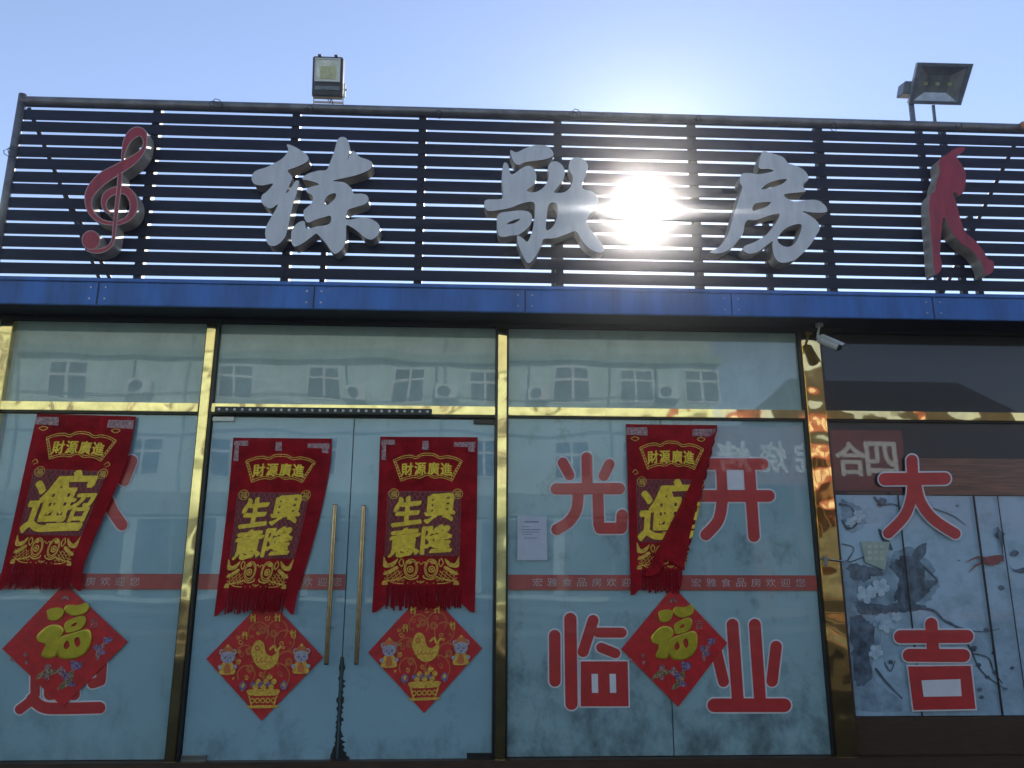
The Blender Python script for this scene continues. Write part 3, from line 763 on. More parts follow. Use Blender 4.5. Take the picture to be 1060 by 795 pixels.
q.build('printed_lines', 'ink', t)
t = flat('yellow_sticker', 'pale yellow sticker on the mural above the white blossom', 'sticker', [(896, 582), (916, 590), (921, 561), (891, 560)], -.018, 'sticker')
q = MB()
for k in range(3):
    for j in range(3):
        u, v = 898+j*6.5, 564+k*6; q.add([P(u, v+3.5, -.0188), P(u+4.5, v+3.5, -.0188), P(u+4.5, v, -.0188), P(u, v, -.0188)], [(0, 1, 2, 3)])
q.build('printed_boxes', 'sticker2', t)

# ------------------------------------------------------------------ the mural in the right bay
def mural():
    xa = X3b+.032; y = -.001
    t = thing('mural_panel', 'pale blue mural of ink blossom, rocks and a goldfish below the brown wooden band', 'mural', ((xa+XR)/2, y, zC))
    q = MB(); q.box(xa, XR, y, .05, zC, zB, .002); q.build('panel', 'mural', t)
    YY = [-.0022]
    def nxt(): YY[0] -= .00022; return YY[0]
    org, sc = (840, 500), 3.182
    def px(a, b_): return org[0]+a/sc, org[1]+b_/sc
    def blob(mb, pts, seed, rough=7, n=7):
        rnd = random.Random(seed); lp = smooth_loop(pts, n); y_ = nxt()
        cx_ = sum(p[0] for p in lp)/len(lp); cy_ = sum(p[1] for p in lp)/len(lp)
        out = []
        for a, b_ in lp:
            d = Vector((a-cx_, b_-cy_)).normalized()*rnd.gauss(0, rough*.45); out.append((a+d.x, b_+d.y))
        lp2 = [(max(a, 88+(b_-50)*.072), b_) for a, b_ in out]
        mb.poly([lp2], lambda a, b_: P(*px(a, b_), y_))
    def stroke(mb, pts, seed=0):
        A, B = ribbon(pts, 5); y_ = nxt()
        for k in range(len(A)-1): mb.quad(*[P(*px(*p), y_) for p in (A[k], A[k+1], B[k+1], B[k])])
    q = MB()
    blob(q, [(100,60),(150,70),(175,110),(165,150),(120,160),(100,110)], 1, 10)
    blob(q, [(100,260),(180,280),(250,240),(330,210),(390,260),(420,330),(380,400),(300,400),(240,430),(180,450),(120,430)], 2, 10)
    blob(q, [(120,420),(210,450),(230,520),(200,600),(230,680),(300,720),(140,690)], 3, 12)
    blob(q, [(140,660),(230,670),(300,745),(150,745)], 4, 6)
    q.build('ink_wash', 'ink_mid', t)
    q = MB()
    blob(q, [(255,270),(300,240),(345,250),(375,300),(350,380),(300,400),(270,380),(290,320)], 5, 9)
    blob(q, [(130,440),(190,455),(210,500),(190,570),(200,640),(150,665),(132,560)], 6, 9)
    blob(q, [(330,240),(350,210),(378,198),(375,235),(345,262)], 7, 3)
    blob(q, [(345,330),(390,320),(415,325),(395,345),(360,385),(330,395)], 8, 4)
    blob(q, [(220,150),(245,175),(268,215),(258,222),(235,195)], 9, 3)
    blob(q, [(120,270),(180,270),(240,300),(200,310),(140,320)], 10, 9)
    blob(q, [(150,390),(230,400),(300,395),(380,405),(320,425),(220,430),(160,430)], 11, 8)
    q.build('rock', 'ink_dark', t)
    q = MB()
    stroke(q, [(330,410,5),(400,420,5),(440,455,4),(500,480,3),(560,490,2),(620,480,1.5)])
    stroke(q, [(440,455,3),(470,470,3),(520,540,3),(560,620,2.5),(640,680,1.5)])
    stroke(q, [(520,560,2),(580,575,3),(600,620,2),(630,660,1.5)])
    stroke(q, [(355,260,3),(385,290,3),(412,318,3),(410,332,2),(380,345,2)])
    stroke(q, [(205,45,4),(230,70,4),(270,70,3),(300,85,2)])
    stroke(q, [(360,70,1),(420,90,2),(470,110,2),(510,140,1)])
    stroke(q, [(90,70,4),(130,80,3),(150,130,3),(120,150,4),(100,120,2)])
    stroke(q, [(210,610,4),(250,660,4),(300,710,2)])
    stroke(q, [(240,590,2),(260,620,3),(275,585,1)])
    stroke(q, [(100,200,2),(140,215,2),(120,260,2),(180,240,2)])
    for i, (a, b_, s) in enumerate(((625,345,9),(660,610,7),(575,485,9),(535,545,12),(550,600,9),(600,560,8),(580,640,7),(555,680,9),(560,705,8),(605,625,9),(260,590,8),(235,60,14),(225,70,9),(640,678,7),(480,75,4),(485,255,3),(620,170,16))):
        blob(q, [(a-s,b_),(a-s*.2,b_-s*.9),(a+s,b_-s*.3),(a+s*.5,b_+s*.8),(a-s*.5,b_+s*.6)], 30+i, 3, 4)
    blob(q, [(655,235),(668,220),(682,230),(672,242)], 60, 2)
    blob(q, [(648,265),(668,285),(700,278),(700,296),(668,290)], 61, 2)
    q.build('branch', 'ink_dark', t)
    q = MB(); rnd = random.Random(8)
    for fx, fy, s in ((180, 365, 33), (228, 343, 31), (155, 110, 22), (128, 130, 17), (246, 468, 26), (212, 556, 25), (280, 440, 18)):
        for k in range(5):
            a = k*1.2566+rnd.random()*.4; ca, sa = math.cos(a), math.sin(a)
            pts = [(fx+ca*s*r_-sa*s*w, fy+sa*s*r_+ca*s*w) for r_, w in ((.05, 0), (.45, .34), (.85, .32), (1.0, 0), (.85, -.32), (.45, -.34))]
            blob(q, pts, rnd.randint(0, 999), 1.5, 4)
    q.build('blossom', 'petal', t)
    q = MB()
    blob(q, [(565,250),(600,238),(632,240),(628,258),(600,270),(575,265)], 70, 2)
    stroke(q, [(575,248,4),(545,245,3),(508,262,1)]); stroke(q, [(575,262,4),(545,270,3),(518,295,1)])
    q.build('goldfish', 'goldfish', t)
    q = MB()
    y_ = nxt()-.001
    for u, v, w in ((939, 600, .006), (1022.5, 625, .008), (1048, 625, .004)):
        x = Xp(u, v, y_); z0 = zC if w > .006 else zC
        q.box(x-w, x+w, y_-.001, y_+.0004, zC+.001, zB-.001)
    q.build('panel_joint', 'black_frame', t)
    q = MB(); stroke(q, [(612,145,3),(625,180,8),(628,210,3),(632,260,1.5)]); q.build('ink_leaf', 'ink_dark', t)
mural()

# ------------------------------------------------------------------ hanging banners
def edge_fn(pts):
    def f(t):
        for (t0, a, b_), (t1, c, d) in zip(pts, pts[1:]):
            if t <= t1: k = (t-t0)/(t1-t0); return a+(c-a)*k, b_+(d-b_)*k
        return pts[-1][1:]
    sm = smooth_line([(a, b_, t*100) for t, a, b_ in pts], 8); pts = [(p.z/100, p.x, p.y) for p in sm]
    return f

def make_warp(L, Rr, base, ripple, fold=None):
    fl, fr = edge_fn(L), edge_fn(Rr)
    def w(s, t, lift=0):
        extra = 0
        if fold:
            (ax, ay), (bx, by) = fold; d = Vector((bx-ax, by-ay)).normalized(); nn = Vector((d.y, -d.x))
            k = (s-ax)*nn.x+(t-ay)*nn.y          # > 0: beyond the fold, turned over to the front
            if k > 0:
                s, t = s-2*k*nn.x, t-2*k*nn.y; extra = .014*min(1, k/5)+.004*min(1, k/30)-lift*2
            elif k > -6: extra = .007*(1+k/6)
        tt = max(0, t/183); a, b_ = fl(min(tt, 1)), fr(min(tt, 1)); q_ = s/102
        u, v = a[0]+(b_[0]-a[0])*q_, a[1]+(b_[1]-a[1])*q_
        if tt > 1: v += (tt-1)*183
        return P(u, v, -(base+ripple(q_, tt)+extra+lift))
    return w

def grid(mb, s0, s1, t0, t1, ns, nt, w, lift=0, bottom=None):
    vs = []; fs = []
    for j in range(nt+1):
        for i in range(ns+1):
            s = s0+(s1-s0)*i/ns; te = bottom(s) if bottom else t1
            vs.append(w(s, t0+(te-t0)*j/nt, lift))
    for j in range(nt):
        for i in range(ns):
            a = j*(ns+1)+i; fs.append((a+ns+1, a+ns+2, a+1, a))
    mb.add(vs, fs)

def banner(label, w, kind, tapes, seed, skip=None):
    rnd = random.Random(seed); c = w(51, 183); t = thing('hanging_banner', label, 'banner', c, 'red New Year banners on the glass')
    q = MB(); grid(q, 0, 102, 0, 155, 34, 52, w)
    grid(q, 0, 13, 155.001, 183, 5, 8, w, 0, lambda s: 183-s*.0-max(0, s-4)*1.0)
    grid(q, 88, 102, 155.001, 183, 5, 8, w, 0, lambda s: 183-max(0, 98-s)*1.0)
    cl = q.build('cloth', 'cloth', t, True)
    q = MB(); s = 13.4
    while s < (87 if not skip else 60):
        wd = 1.5+rnd.random()*.5; e = 176+rnd.random()*6; dx = rnd.uniform(-.8, .8); lf = rnd.uniform(-.003, .006)
        vs = []; fs = []
        for j in range(6):
            k = j/5; tt = 154.6+(e-154.6)*k
            vs += [w(s+dx*k, tt, .001+lf*k), w(s+wd+dx*k, tt, .001+lf*k)]
        for j in range(5): fs.append((2*j+2, 2*j+3, 2*j+1, 2*j))
        q.add(vs, fs); s += wd+.07
    q.build('fringe', 'fringe', t)
    # printed work: everything in cloth coordinates, pushed through the same warp
    def on(l): return lambda a, b_: w(a, b_, l)
    def ok(a, b_):
        if not skip: return True
        (ax, ay), (bx, by) = skip; d = Vector((bx-ax, by-ay)).normalized(); return (a-ax)*d.y-(b_-ay)*d.x < -.5
    def line(mb, pts, hw, l):
        ps = smooth_line([(a, b_, hw) for a, b_ in pts], 6); A, B = ribbon([(p.x, p.y, hw) for p in ps], 2)
        for k in range(len(A)-1):
            if ok(*A[k]) and ok(*B[k+1]): mb.quad(*[w(*p, l) for p in (A[k], B[k], B[k+1], A[k+1])])
    # patterned panel behind the big characters
    q = MB(); ns, nt = 24, 24
    for j in range(nt):
        for i in range(ns):
            s0, s1 = 10+75*i/ns, 10+75*(i+1)/ns; t0, t1 = 57+67.5*j/nt, 57+67.5*(j+1)/nt
            if ok(s1, t1): q.quad(w(s0, t1, .0012), w(s1, t1, .0012), w(s1, t0, .0012), w(s0, t0, .0012))
    q.build('patterned_panel', 'purple_print', t)
    q = MB()
    for k in range(-9, 22):
        a = 10+k*5.4
        for sgn in (1, -1):
            pts = []
            for j in range(25):
                tt = 57.5+66.5*j/24; ss = a+sgn*66.5*(j/24)*.62+(0 if sgn > 0 else 40)
                if 10.5 < ss < 84.5: pts.append((ss, tt))
            if len(pts) > 2: line(q, [pts[0], pts[len(pts)//2], pts[-1]], .34, .0018)
    for a, b_ in (((10, 57), (85, 57)), ((10, 57), (10, 124)), ((85, 57), (85, 124)), ((13, 60), (13, 123)), ((82, 60), (82, 123))): line(q, [a, ((a[0]+b_[0])/2, (a[1]+b_[1])/2), b_], .35, .0024)
    q.build('lattice', 'purple_line', t)
    # small fan frame
    q = MB()
    top = [(14.7,24.2),(24,20.4),(32,19.2),(38,20.6),(44,17.6),(50.2,17),(57,17.8),(63,20.6),(70,19.6),(78,21),(86.4,24.8)]
    bot = [(23,46.4),(30,43.6),(37,42.4),(43,43),(50.2,40),(57,43),(63,42.4),(69,43.4),(75.8,46.2)]
    for d in (0, 2.1):
        line(q, [(a, b_+d) for a, b_ in top], .38, .0016); line(q, [(a, b_-d) for a, b_ in bot], .38, .0016)
    for (a, b_), (c_, d_) in (((14.7,24.2),(23,46.4)), ((17.6,26),(24.8,44.4)), ((86.4,24.8),(75.8,46.2)), ((83.4,26.6),(74,44.2))):
        line(q, [(a, b_), ((a+c_)/2, (b_+d_)/2), (c_, d_)], .4, .0016)
    for k in range(7):
        f = (k+.5)/7
        for a0, b0, a1, b1 in ((16.1,25.1,23.9,45.4), (84.9,25.7,74.9,45.2)): 
            cx_, cy_ = a0+(a1-a0)*f, b0+(b1-b0)*f
            if ok(cx_, cy_): q.poly([circle(cx_, cy_, .75, 7)], on(.0019))
    for sx in (16.2, 81.9):                                   # little roundels either side
        line(q, circle(sx, 59.3, 5.0, 16)+[(sx+5, 59.3)], .35, .0027)
        if ok(sx+6, 64): put_glyph(q, '福', sx-3.3, sx+3.3, 56, 62.7, on(.003), .015)
    if kind == 'merged':
        for sx, m in ((9, 1), (93-10, -1)):
            line(q, [(sx-4, 15), (sx, 13), (sx+5, 14.5), (sx+1, 17), (sx-4, 15)], .4, .0016)
            line(q, [(sx-3, 50), (sx, 47), (sx+3, 50), (sx-1, 52)], .4, .0016)
    for k in range(5):
        cx_ = 34+k*6.5
        if ok(cx_+1, 152.6): q.poly([circle(cx_, 152.4, .7, 5)], on(.0017))
    # two facing fish along the bottom
    def fish(m):
        X = lambda a: 46.8+(a-46.8)*m
        L_ = lambda pts, hw=.45: line(q, [(X(a), b_) for a, b_ in pts], hw, .0016)
        def fill(pts):
            if all(ok(X(a)+1, b_+1) for a, b_ in pts): q.poly([[(X(a), b_) for a, b_ in smooth_loop(pts, 3)]], on(.0017))
        fill([(9,124.6),(12.6,131.5),(17,131),(23.4,126.6),(20,134),(14,136.4),(9,135.5),(8.4,130)])
        fill([(9.2,142),(15,138.6),(22,134.6),(24,137),(18,141),(11,144)])
        for rr in (8.2, 6.6): L_([(36.6+rr*.82*math.cos(a), 137+rr*1.15*math.sin(a)) for a in [k*.5236 for k in range(13)]], .5)
        L_([(36+2.9*math.cos(a), 138+2.9*math.sin(a)) for a in [k*.7854 for k in range(9)]], .65)
        if ok(X(37)+2, 140): q.poly([circle(X(36), 138, 1.5, 10)], on(.0019))
        fill([(31.5,129.5),(34.5,128.2),(37.5,130),(36.5,132.4),(33,132.2)])
        L_([(27,126.5),(24.5,131),(27,135),(29,131.5),(28,127.5)], .6)
        L_([(30,145.5),(36,148.5),(43,147),(44,144.4)], .7); L_([(12,150.5),(20,149),(30,147)], .6); L_([(10.5,147),(20,152),(30,153)], .5)
        for j in range(4):
            for i in range(4): L_([(10.5+i*4.4+j*1.1, 139.4+j*2.9+i*-.2), (12.6+i*4.4+j*1.1, 141.6+j*2.9), (14.6+i*4.4+j*1.1, 139.6+j*2.9)], .34)
        fill([(8,153.8),(9,150.6),(11,149.4),(13,150.8),(14,153.8),(11,154.4)])
        L_([(41.5,133),(44,130.5),(46.5,133)], .45); L_([(43,150),(45,151.6),(46.8,150.4)], .5)
    fish(1); fish(-1)
    q.build('gold_ornament', 'gold_line', t)
    # characters
    q = MB()
    for ch, a, c_ in zip('財源廣進', (23, 36.6, 50.4, 63.6), (35.6, 48.9, 62.6, 76)):
        if ok(c_, 42):
            q = MB(); put_glyph(q, ch, a, c_, 26.2, 39.6, on(.0035), .035, lambda x, y_: (x, y_+((x-49.5)/26)**2*1.4), 3); q.build('small_character', 'gold_print', t)
    if kind == 'four':
        jit = lambda x, y_: (x+.7*math.sin(y_*.7)+(75-y_)*.05, y_-.10*(x-48)+.7*math.sin(x*.5))
        for ch, x0, x1, y0, y1 in (('生', 15.6, 46.6, 60, 90.8), ('興', 48.4, 80, 60, 90.8), ('意', 14.4, 46.4, 92.4, 123.4), ('隆', 47.6, 80, 92.4, 123.4)):
            q = MB(); put_glyph(q, ch, x0, x1, y0, y1, on(.0045), .037, jit, 3); q.build('gold_character', 'gold_print', t)
    else:
        big = MB(); 
        jit = lambda x, y_: (x-(y_-90)*.10, y_-.05*(x-48))
        for i, (ch, x0, x1, y0, y1, bold) in enumerate((('進', 12, 62, 66, 122, .030), ('宀', 34, 76, 56, 76, .05), ('貝', 36, 54, 76, 104, .03), ('招', 50, 84, 80, 112, .034), ('一', 40, 84, 112, 121, .05))):
            put_glyph(big, ch, x0, x1, y0, y1, on(.0045+.0008*i), bold, jit, 3)
        if skip:
            # trim the print where the cloth is turned over
            keep = []; 
            (ax, ay), (bx, by) = skip
            pa, pb = w(ax, ay), w(bx, by)
            for f in big.f:
                c_ = sum((big.v[i] for i in f), Vector())/len(f)
                if (c_.x-pa.x)*(pb.z-pa.z)-(c_.z-pa.z)*(pb.x-pa.x) > 0: keep.append(f)
            big.f = keep
        big.build('merged_character', 'gold_print', t)
    for a, b_, c_, d_ in tapes:
        q = MB(); q.add([w(a, d_, .004), w(c_, d_+.6, .004), w(c_-.5, b_, .004), w(a+.4, b_+.4, .004)], [(0, 1, 2, 3)])
        q.build('tape', 'tape', t)
    return t

rip = lambda amp, n, ph: (lambda q_, t: .0016*(1+math.sin(q_*23+t*9+ph*3))*(.3+t) + .001*(1+math.sin(q_*9-t*31+ph)) + amp*(.25+t)*(1+math.sin(q_*n+ph+t*1.7))*.5 + amp*.4*t*(1+math.sin(t*6+ph)))
TP = [(1, 3, 16, 8), (2, 8, 7, 24), (44, 4, 51, 13), (77, 5, 100, 10), (92, 10, 99, 15)]
TP2 = [(0, 3, 24, 11), (74, 4, 101, 12)]
banner('red hanging banner blown askew, with one large merged gold character in full view',
       make_warp([(0, 38.5, 428), (.3, 26, 483), (.6, 14, 538), (1, -3, 612)], [(0, 141, 431), (.25, 131, 478), (.55, 109, 531), (.82, 88, 582), (1, 84, 612)], .014, rip(.026, 7, 1)), 'merged', TP2, 1)
banner('red hanging banner on the left door leaf, lower corner blown sideways',
       make_warp([(0, 241.5, 453), (.4, 235, 526), (1, 221.5, 638)], [(0, 343.5, 454), (.15, 342, 481), (.4, 333, 527), (.65, 321, 573), (.85, 309, 611), (1, 304, 636)], .014, rip(.024, 8, 2.4)), 'four', TP, 2)
banner('red hanging banner on the right door leaf, hanging flat with four gold characters',
       make_warp([(0, 393.5, 452), (.5, 390, 543), (1, 385, 634)], [(0, 494.5, 452.5), (.5, 493.5, 543), (1, 491.5, 634)], .012, rip(.010, 9, .4)), 'four', TP, 3)
FOLD = ((98, 22), (58, 176))
banner('red hanging banner on the stained window, folded over so half its print is hidden',
       make_warp([(0, 648, 439), (.5, 650.5, 530), (1, 653, 616)], [(0, 742.5, 440), (.5, 743, 531), (1, 744, 616)], .013, rip(.008, 6, 1), FOLD), 'merged', TP2, 4, FOLD)

# ------------------------------------------------------------------ diamond cards
def diamond(label, L, Rr, T, Bm, kind):
    y = -.0108
    cs = [P(*T, y), P(*L, y), P(*Bm, y), P(*Rr, y)]
    t = thing('diamond_card', label, 'paper card', cs[2], 'red diamond cards below the banners')
    def M_(a, b_, yy=y):                 # a, b_ in -1..1: a to the right, b_ down the diagonal
        cx_, cy_ = (L[0]+Rr[0]+T[0]+Bm[0])/4, (L[1]+Rr[1]+T[1]+Bm[1])/4
        hx = ((Rr[0]-L[0])/2, (Rr[1]-L[1])/2); hy = ((Bm[0]-T[0])/2, (Bm[1]-T[1])/2)
        return P(cx_+hx[0]*a+hy[0]*b_, cy_+hx[1]*a+hy[1]*b_, yy)
    q = MB(); f = lambda p: Vector((p.x, p.y-.002, p.z))
    q.add([f(p) for p in cs], [(0, 1, 2, 3)])
    for i in range(4): a, c_ = cs[i], cs[(i+1) % 4]; q.quad(f(a), a+Vector((0, .002, 0)), c_+Vector((0, .002, 0)), f(c_))
    q.build('card', 'card', t)
    Y = [y-.0026]
    def fill(mb, pts, n=3, holes=()):
        Y[0] -= .00015; yy = Y[0]; mb.poly([smooth_loop(pts, n)]+[smooth_loop(h, n) for h in holes], lambda a, b_: M_(a, b_, yy))
    def line(mb, pts, hw=.012):
        Y[0] -= .0001; yy = Y[0]; A, B = ribbon([(a, b_, hw) for a, b_ in pts], 5)
        for k in range(len(A)-1): mb.quad(*[M_(*p, yy) for p in (A[k], B[k], B[k+1], A[k+1])])
    q = MB()
    for i in range(4):                   # darker printed rim just inside the edge
        pass
    if kind == 'fu':
        S = lambda x, y_: ((x-334)/322, (y_-338)/320)
        shapes = [
         [[(245,150),(290,140),(325,150),(325,180),(300,205),(255,205),(243,180)]],
         [[(193,280),(235,240),(270,228),(310,235),(330,265),(303,320),(295,385),(265,402),(215,386),(236,330),(200,312)]],
         [[(330,158),(345,130),(400,133),(440,122),(458,140),(450,170),(420,185),(370,187)]],
         [[(335,225),(370,203),(420,190),(443,205),(435,245),(395,270),(340,272)], [(365,240),(385,224),(398,226),(386,242)]],
         [[(290,340),(310,297),(380,276),(450,262),(472,290),(466,350),(430,395),(370,412),(310,400)], [(330,338),(350,315),(362,342),(342,360)], [(384,312),(408,300),(416,335),(398,350)]]]
        for grp in shapes:
            loops = [[S(*p) for p in smooth_loop(l, 4)] for l in grp]
            cx_ = sum(p[0] for p in loops[0])/len(loops[0]); cy_ = sum(p[1] for p in loops[0])/len(loops[0])
            ins = [[(cx_+(a-cx_)*.9, cy_+(b_-cy_)*.9) for a, b_ in loops[0]]] + loops[1:]
            q.poly(ins, lambda a, b_: M_(a, b_, y-.012))
            n = len(loops[0]); A = [M_(*p, y-.003) for p in loops[0]]; A2 = [M_(*p, y-.009) for p in loops[0]]; B = [M_(*p, y-.012) for p in ins[0]]
            q.add(A+A2+B, [(i, (i+1) % n, n+(i+1) % n, n+i) for i in range(n)]+[(n+i, n+(i+1) % n, 2*n+(i+1) % n, 2*n+i) for i in range(n)])
            for h in loops[1:]: q.wall(h, lambda a, b_: M_(a, b_, y-.003), lambda a, b_: M_(a, b_, y-.012))
        q.build('golden_character', 'fu_gold', t)
        def koi(cx_, cy_, an, s, m1, m2, bend):
            ca, sa = math.cos(an), math.sin(an)
            T_ = lambda a, b_: (cx_+(a*ca-b_*sa)*s, cy_+(a*sa+b_*ca)*s)
            k1, k2 = MB(), MB()
            fill(k1, [T_(*p) for p in ((-1,bend),(-.6,-.22+bend*.4),(0,-.3),(.6,-.22+bend*.3),(.95,bend*.8),(.55,.24+bend*.3),(0,.26),(-.6,.2+bend*.4))], 4)
            fill(k2, [T_(*p) for p in ((.85,bend*.7),(1.35,-.45+bend),(1.5,-.1+bend),(1.7,.35+bend),(1.3,.5+bend))], 3)
            fill(k2, [T_(*p) for p in ((-.1,-.25),(.1,-.7),(.5,-.55),(.35,-.2))], 3)
            fill(k2, [T_(*p) for p in ((-.3,.2),(-.1,.65),(.15,.55),(.1,.2))], 3)
            for k in range(3): line(k2, [T_(-.35+k*.33, -.16), T_(-.26+k*.33, .0), T_(-.35+k*.33, .16)], .007)
            a = k1.build('koi_body', m1, t); k2.build('koi_fin', m2, t)
        koi(.56, .12, -1.15, .16, 'koi_pink', 'koi_violet', .25)
        koi(-.28, .43, -.25, .19, 'koi_olive', 'koi_pink', .25)
        koi(.07, .58, -.95, .21, 'koi_olive', 'koi_violet', -.3)
        q = MB()
        for a, b_ in ((-.62, .12), (-.60, .24), (-.84, .18)): fill(q, [(a-.03, b_), (a, b_-.035), (a+.03, b_), (a, b_+.035)])
        put_glyph(q, '吉', .40, .54, -.42, -.26, lambda a, b_: M_(a, b_, y-.004), .0)
        line(q, [(-.05, -.74), (0, -.78), (.06, -.74)], .02)
        q.build('small_print', 'koi_pink', t)
    else:
        g, r_, wv, pk = MB(), MB(), MB(), MB()
        rnd = random.Random(12)
        for k in range(90):              # fine scrolls scattered over the red
            a, b_ = rnd.uniform(-.8, .8), rnd.uniform(-.8, .8)
            if abs(a)+abs(b_) > .86 or (abs(a) < .27 and -.33 < b_ < .2) or (abs(abs(a)-.63) < .18 and abs(b_) < .28) or (abs(a) < .3 and b_ > .36): continue
            rr = rnd.uniform(.02, .05); ph = rnd.random()*6
            line(r_ if k % 2 else g, [(a+rr*(1-j*.09)*math.cos(ph+j*.8), b_+rr*(1-j*.09)*math.sin(ph+j*.8)) for j in range(9)], .0065)
        g.build('gold_scroll', 'gold_line', t); g = MB()
        # clouds and coins in thin light red
        for cx_, cy_, rr in ((-.12, -.42, .17), (.2, -.45, .17), (.33, -.28, .17), (-.33, -.05, .17), (-.3, .26, .15), (.38, .05, .16), (.22, .3, .22)):
            line(r_, [(cx_+rr*math.cos(a), cy_+rr*math.sin(a)) for a in [2.6+k*.55 for k in range(9)]], .010)
        for cx_, cy_ in ((-.05, -.46), (-.27, -.12), (-.24, .16), (.42, .06), (.14, -.4)):
            for rr in (.055, .03): line(r_, [(cx_+rr*math.cos(k*.7), cy_+rr*math.sin(k*.7)) for k in range(10)], .009)
        # gold ingot with a peaked end
        fill(g, [(-.20,.0),(-.23,-.12),(-.18,-.26),(-.10,-.30),(-.02,-.24),(.03,-.08),(.13,-.04),(.24,-.12),(.23,.04),(.14,.15),(.0,.18),(-.12,.12)], 4)
        line(g, [(.08, -.14), (.16, -.2), (.2, -.12), (.28, -.2)], .02)
        for k in range(4): line(r_, [(-.14+k*.07, .0+k*.01), (-.11+k*.07, .06), (-.06+k*.07, .02+k*.01)], .008)
        line(r_, [(-.13+.035*math.cos(k*.8), -.17+.035*math.sin(k*.8)) for k in range(9)], .012)
        g.build('gold_ingot', 'gold_line', t); g = MB()
        # basin of treasure
        fill(g, [(-.24,.50),(.24,.50),(.27,.56),(.2,.60),(-.2,.60),(-.27,.56)], 3)
        fill(g, [(-.22,.80),(.22,.80),(.25,.76),(-.25,.76)], 2)
        for k in range(5): line(g, [(-.18+k*.09+.035*math.cos(a), .68+.035*math.sin(a)) for a in [j*.8 for j in range(9)]], .01)
        line(g, [(-.24, .6), (-.19, .76)], .014); line(g, [(.24, .6), (.19, .76)], .014)
        for k in range(9):
            rnd = random.Random(k); a, b_ = -.18+.045*k, .42+.05*math.sin(k*2.1); fill(g if k % 3 else pk, [(a-.05, b_), (a, b_-.05), (a+.05, b_), (a, b_+.05)])
        g.build('treasure_basin', 'gold_line', t); g = MB()
        for sx in (-1, 1):
            fill(pk, [(sx*.35-.07, .44), (sx*.35, .36), (sx*.35+.07, .44), (sx*.35, .52)]); fill(g, [(sx*.35-.03, .42), (sx*.35, .39), (sx*.35+.03, .42), (sx*.35, .47)])
        # plump little animals at either side, in caps and jackets
        for sx in (-1, 1):
            X = lambda a: sx*.63+a
            C_ = lambda x, y_, rr, n_=12: [(X(x+rr*math.cos(2*math.pi*k/n_)), y_+rr*math.sin(2*math.pi*k/n_)) for k in range(n_)]
            for d in (-.10, .10): fill(wv, C_(d, -.11, .05), 2); fill(r_, C_(d, -.11, .028), 2)
            fill(g, [(X(-.08),.06),(X(.08),.06),(X(.14),.20),(X(.10),.25),(X(-.10),.25),(X(-.14),.20)], 3)
            fill(r_, [(X(-.03),.08),(X(.03),.08),(X(.06),.22),(X(-.06),.22)], 3)
            for d in (-1, 1): fill(wv, C_(d*.13, .13, .035), 2)
            fill(wv, [(X(-.12),-.02),(X(-.07),-.12),(X(.07),-.12),(X(.12),-.02),(X(.06),.06),(X(-.06),.06)], 4)
            fill(r_, [(X(-.10),-.10),(X(-.05),-.20),(X(.05),-.20),(X(.10),-.10),(X(0),-.125)], 3)
            fill(g, C_(0, -.21, .025), 2)
            for d in (-.045, .045): fill(pk, C_(d, -.02, .02), 2)
            fill(pk, C_(0, .022, .016), 2)
        for a, b_ in ((-.35, -.38), (.48, -.40), (-.22, -.66), (.2, -.66)):
            line(g, [(a-.03, b_-.06), (a-.03, b_+.06)], .012); line(g, [(a-.06, b_), (a+.02, b_-.02)], .012); line(g, [(a+.03, b_-.05), (a+.03, b_+.07)], .01)
        fill(g, [(.1-.05,.3),(.1,.26),(.1+.06,.3),(.1,.35)])
        r_.build('cloud_print', 'print_red', t); g.build('gold_print', 'gold_line', t); pk.build('pink_print', 'koi_violet', t); wv.build('pale_print', 'print_white', t)
    return t
diamond('red diamond card with a golden character 福, over the red character 迎', (2.4, 671.5), (132, 664.4), (67, 604), (65, 732), 'fu')
diamond('red diamond card with small figures and a gold ingot, on left door leaf', (213.6, 682), (334.6, 680.5), (276, 618), (270.8, 746), 'print')
diamond('red diamond card with small figures and a gold ingot, on right door leaf', (381, 675.3), (499, 671), (441, 610), (439, 738), 'print')
diamond('red diamond card with a golden character 福, below the folded banner', (643, 672), (752.8, 665.5), (697, 607), (702, 731.7), 'fu')

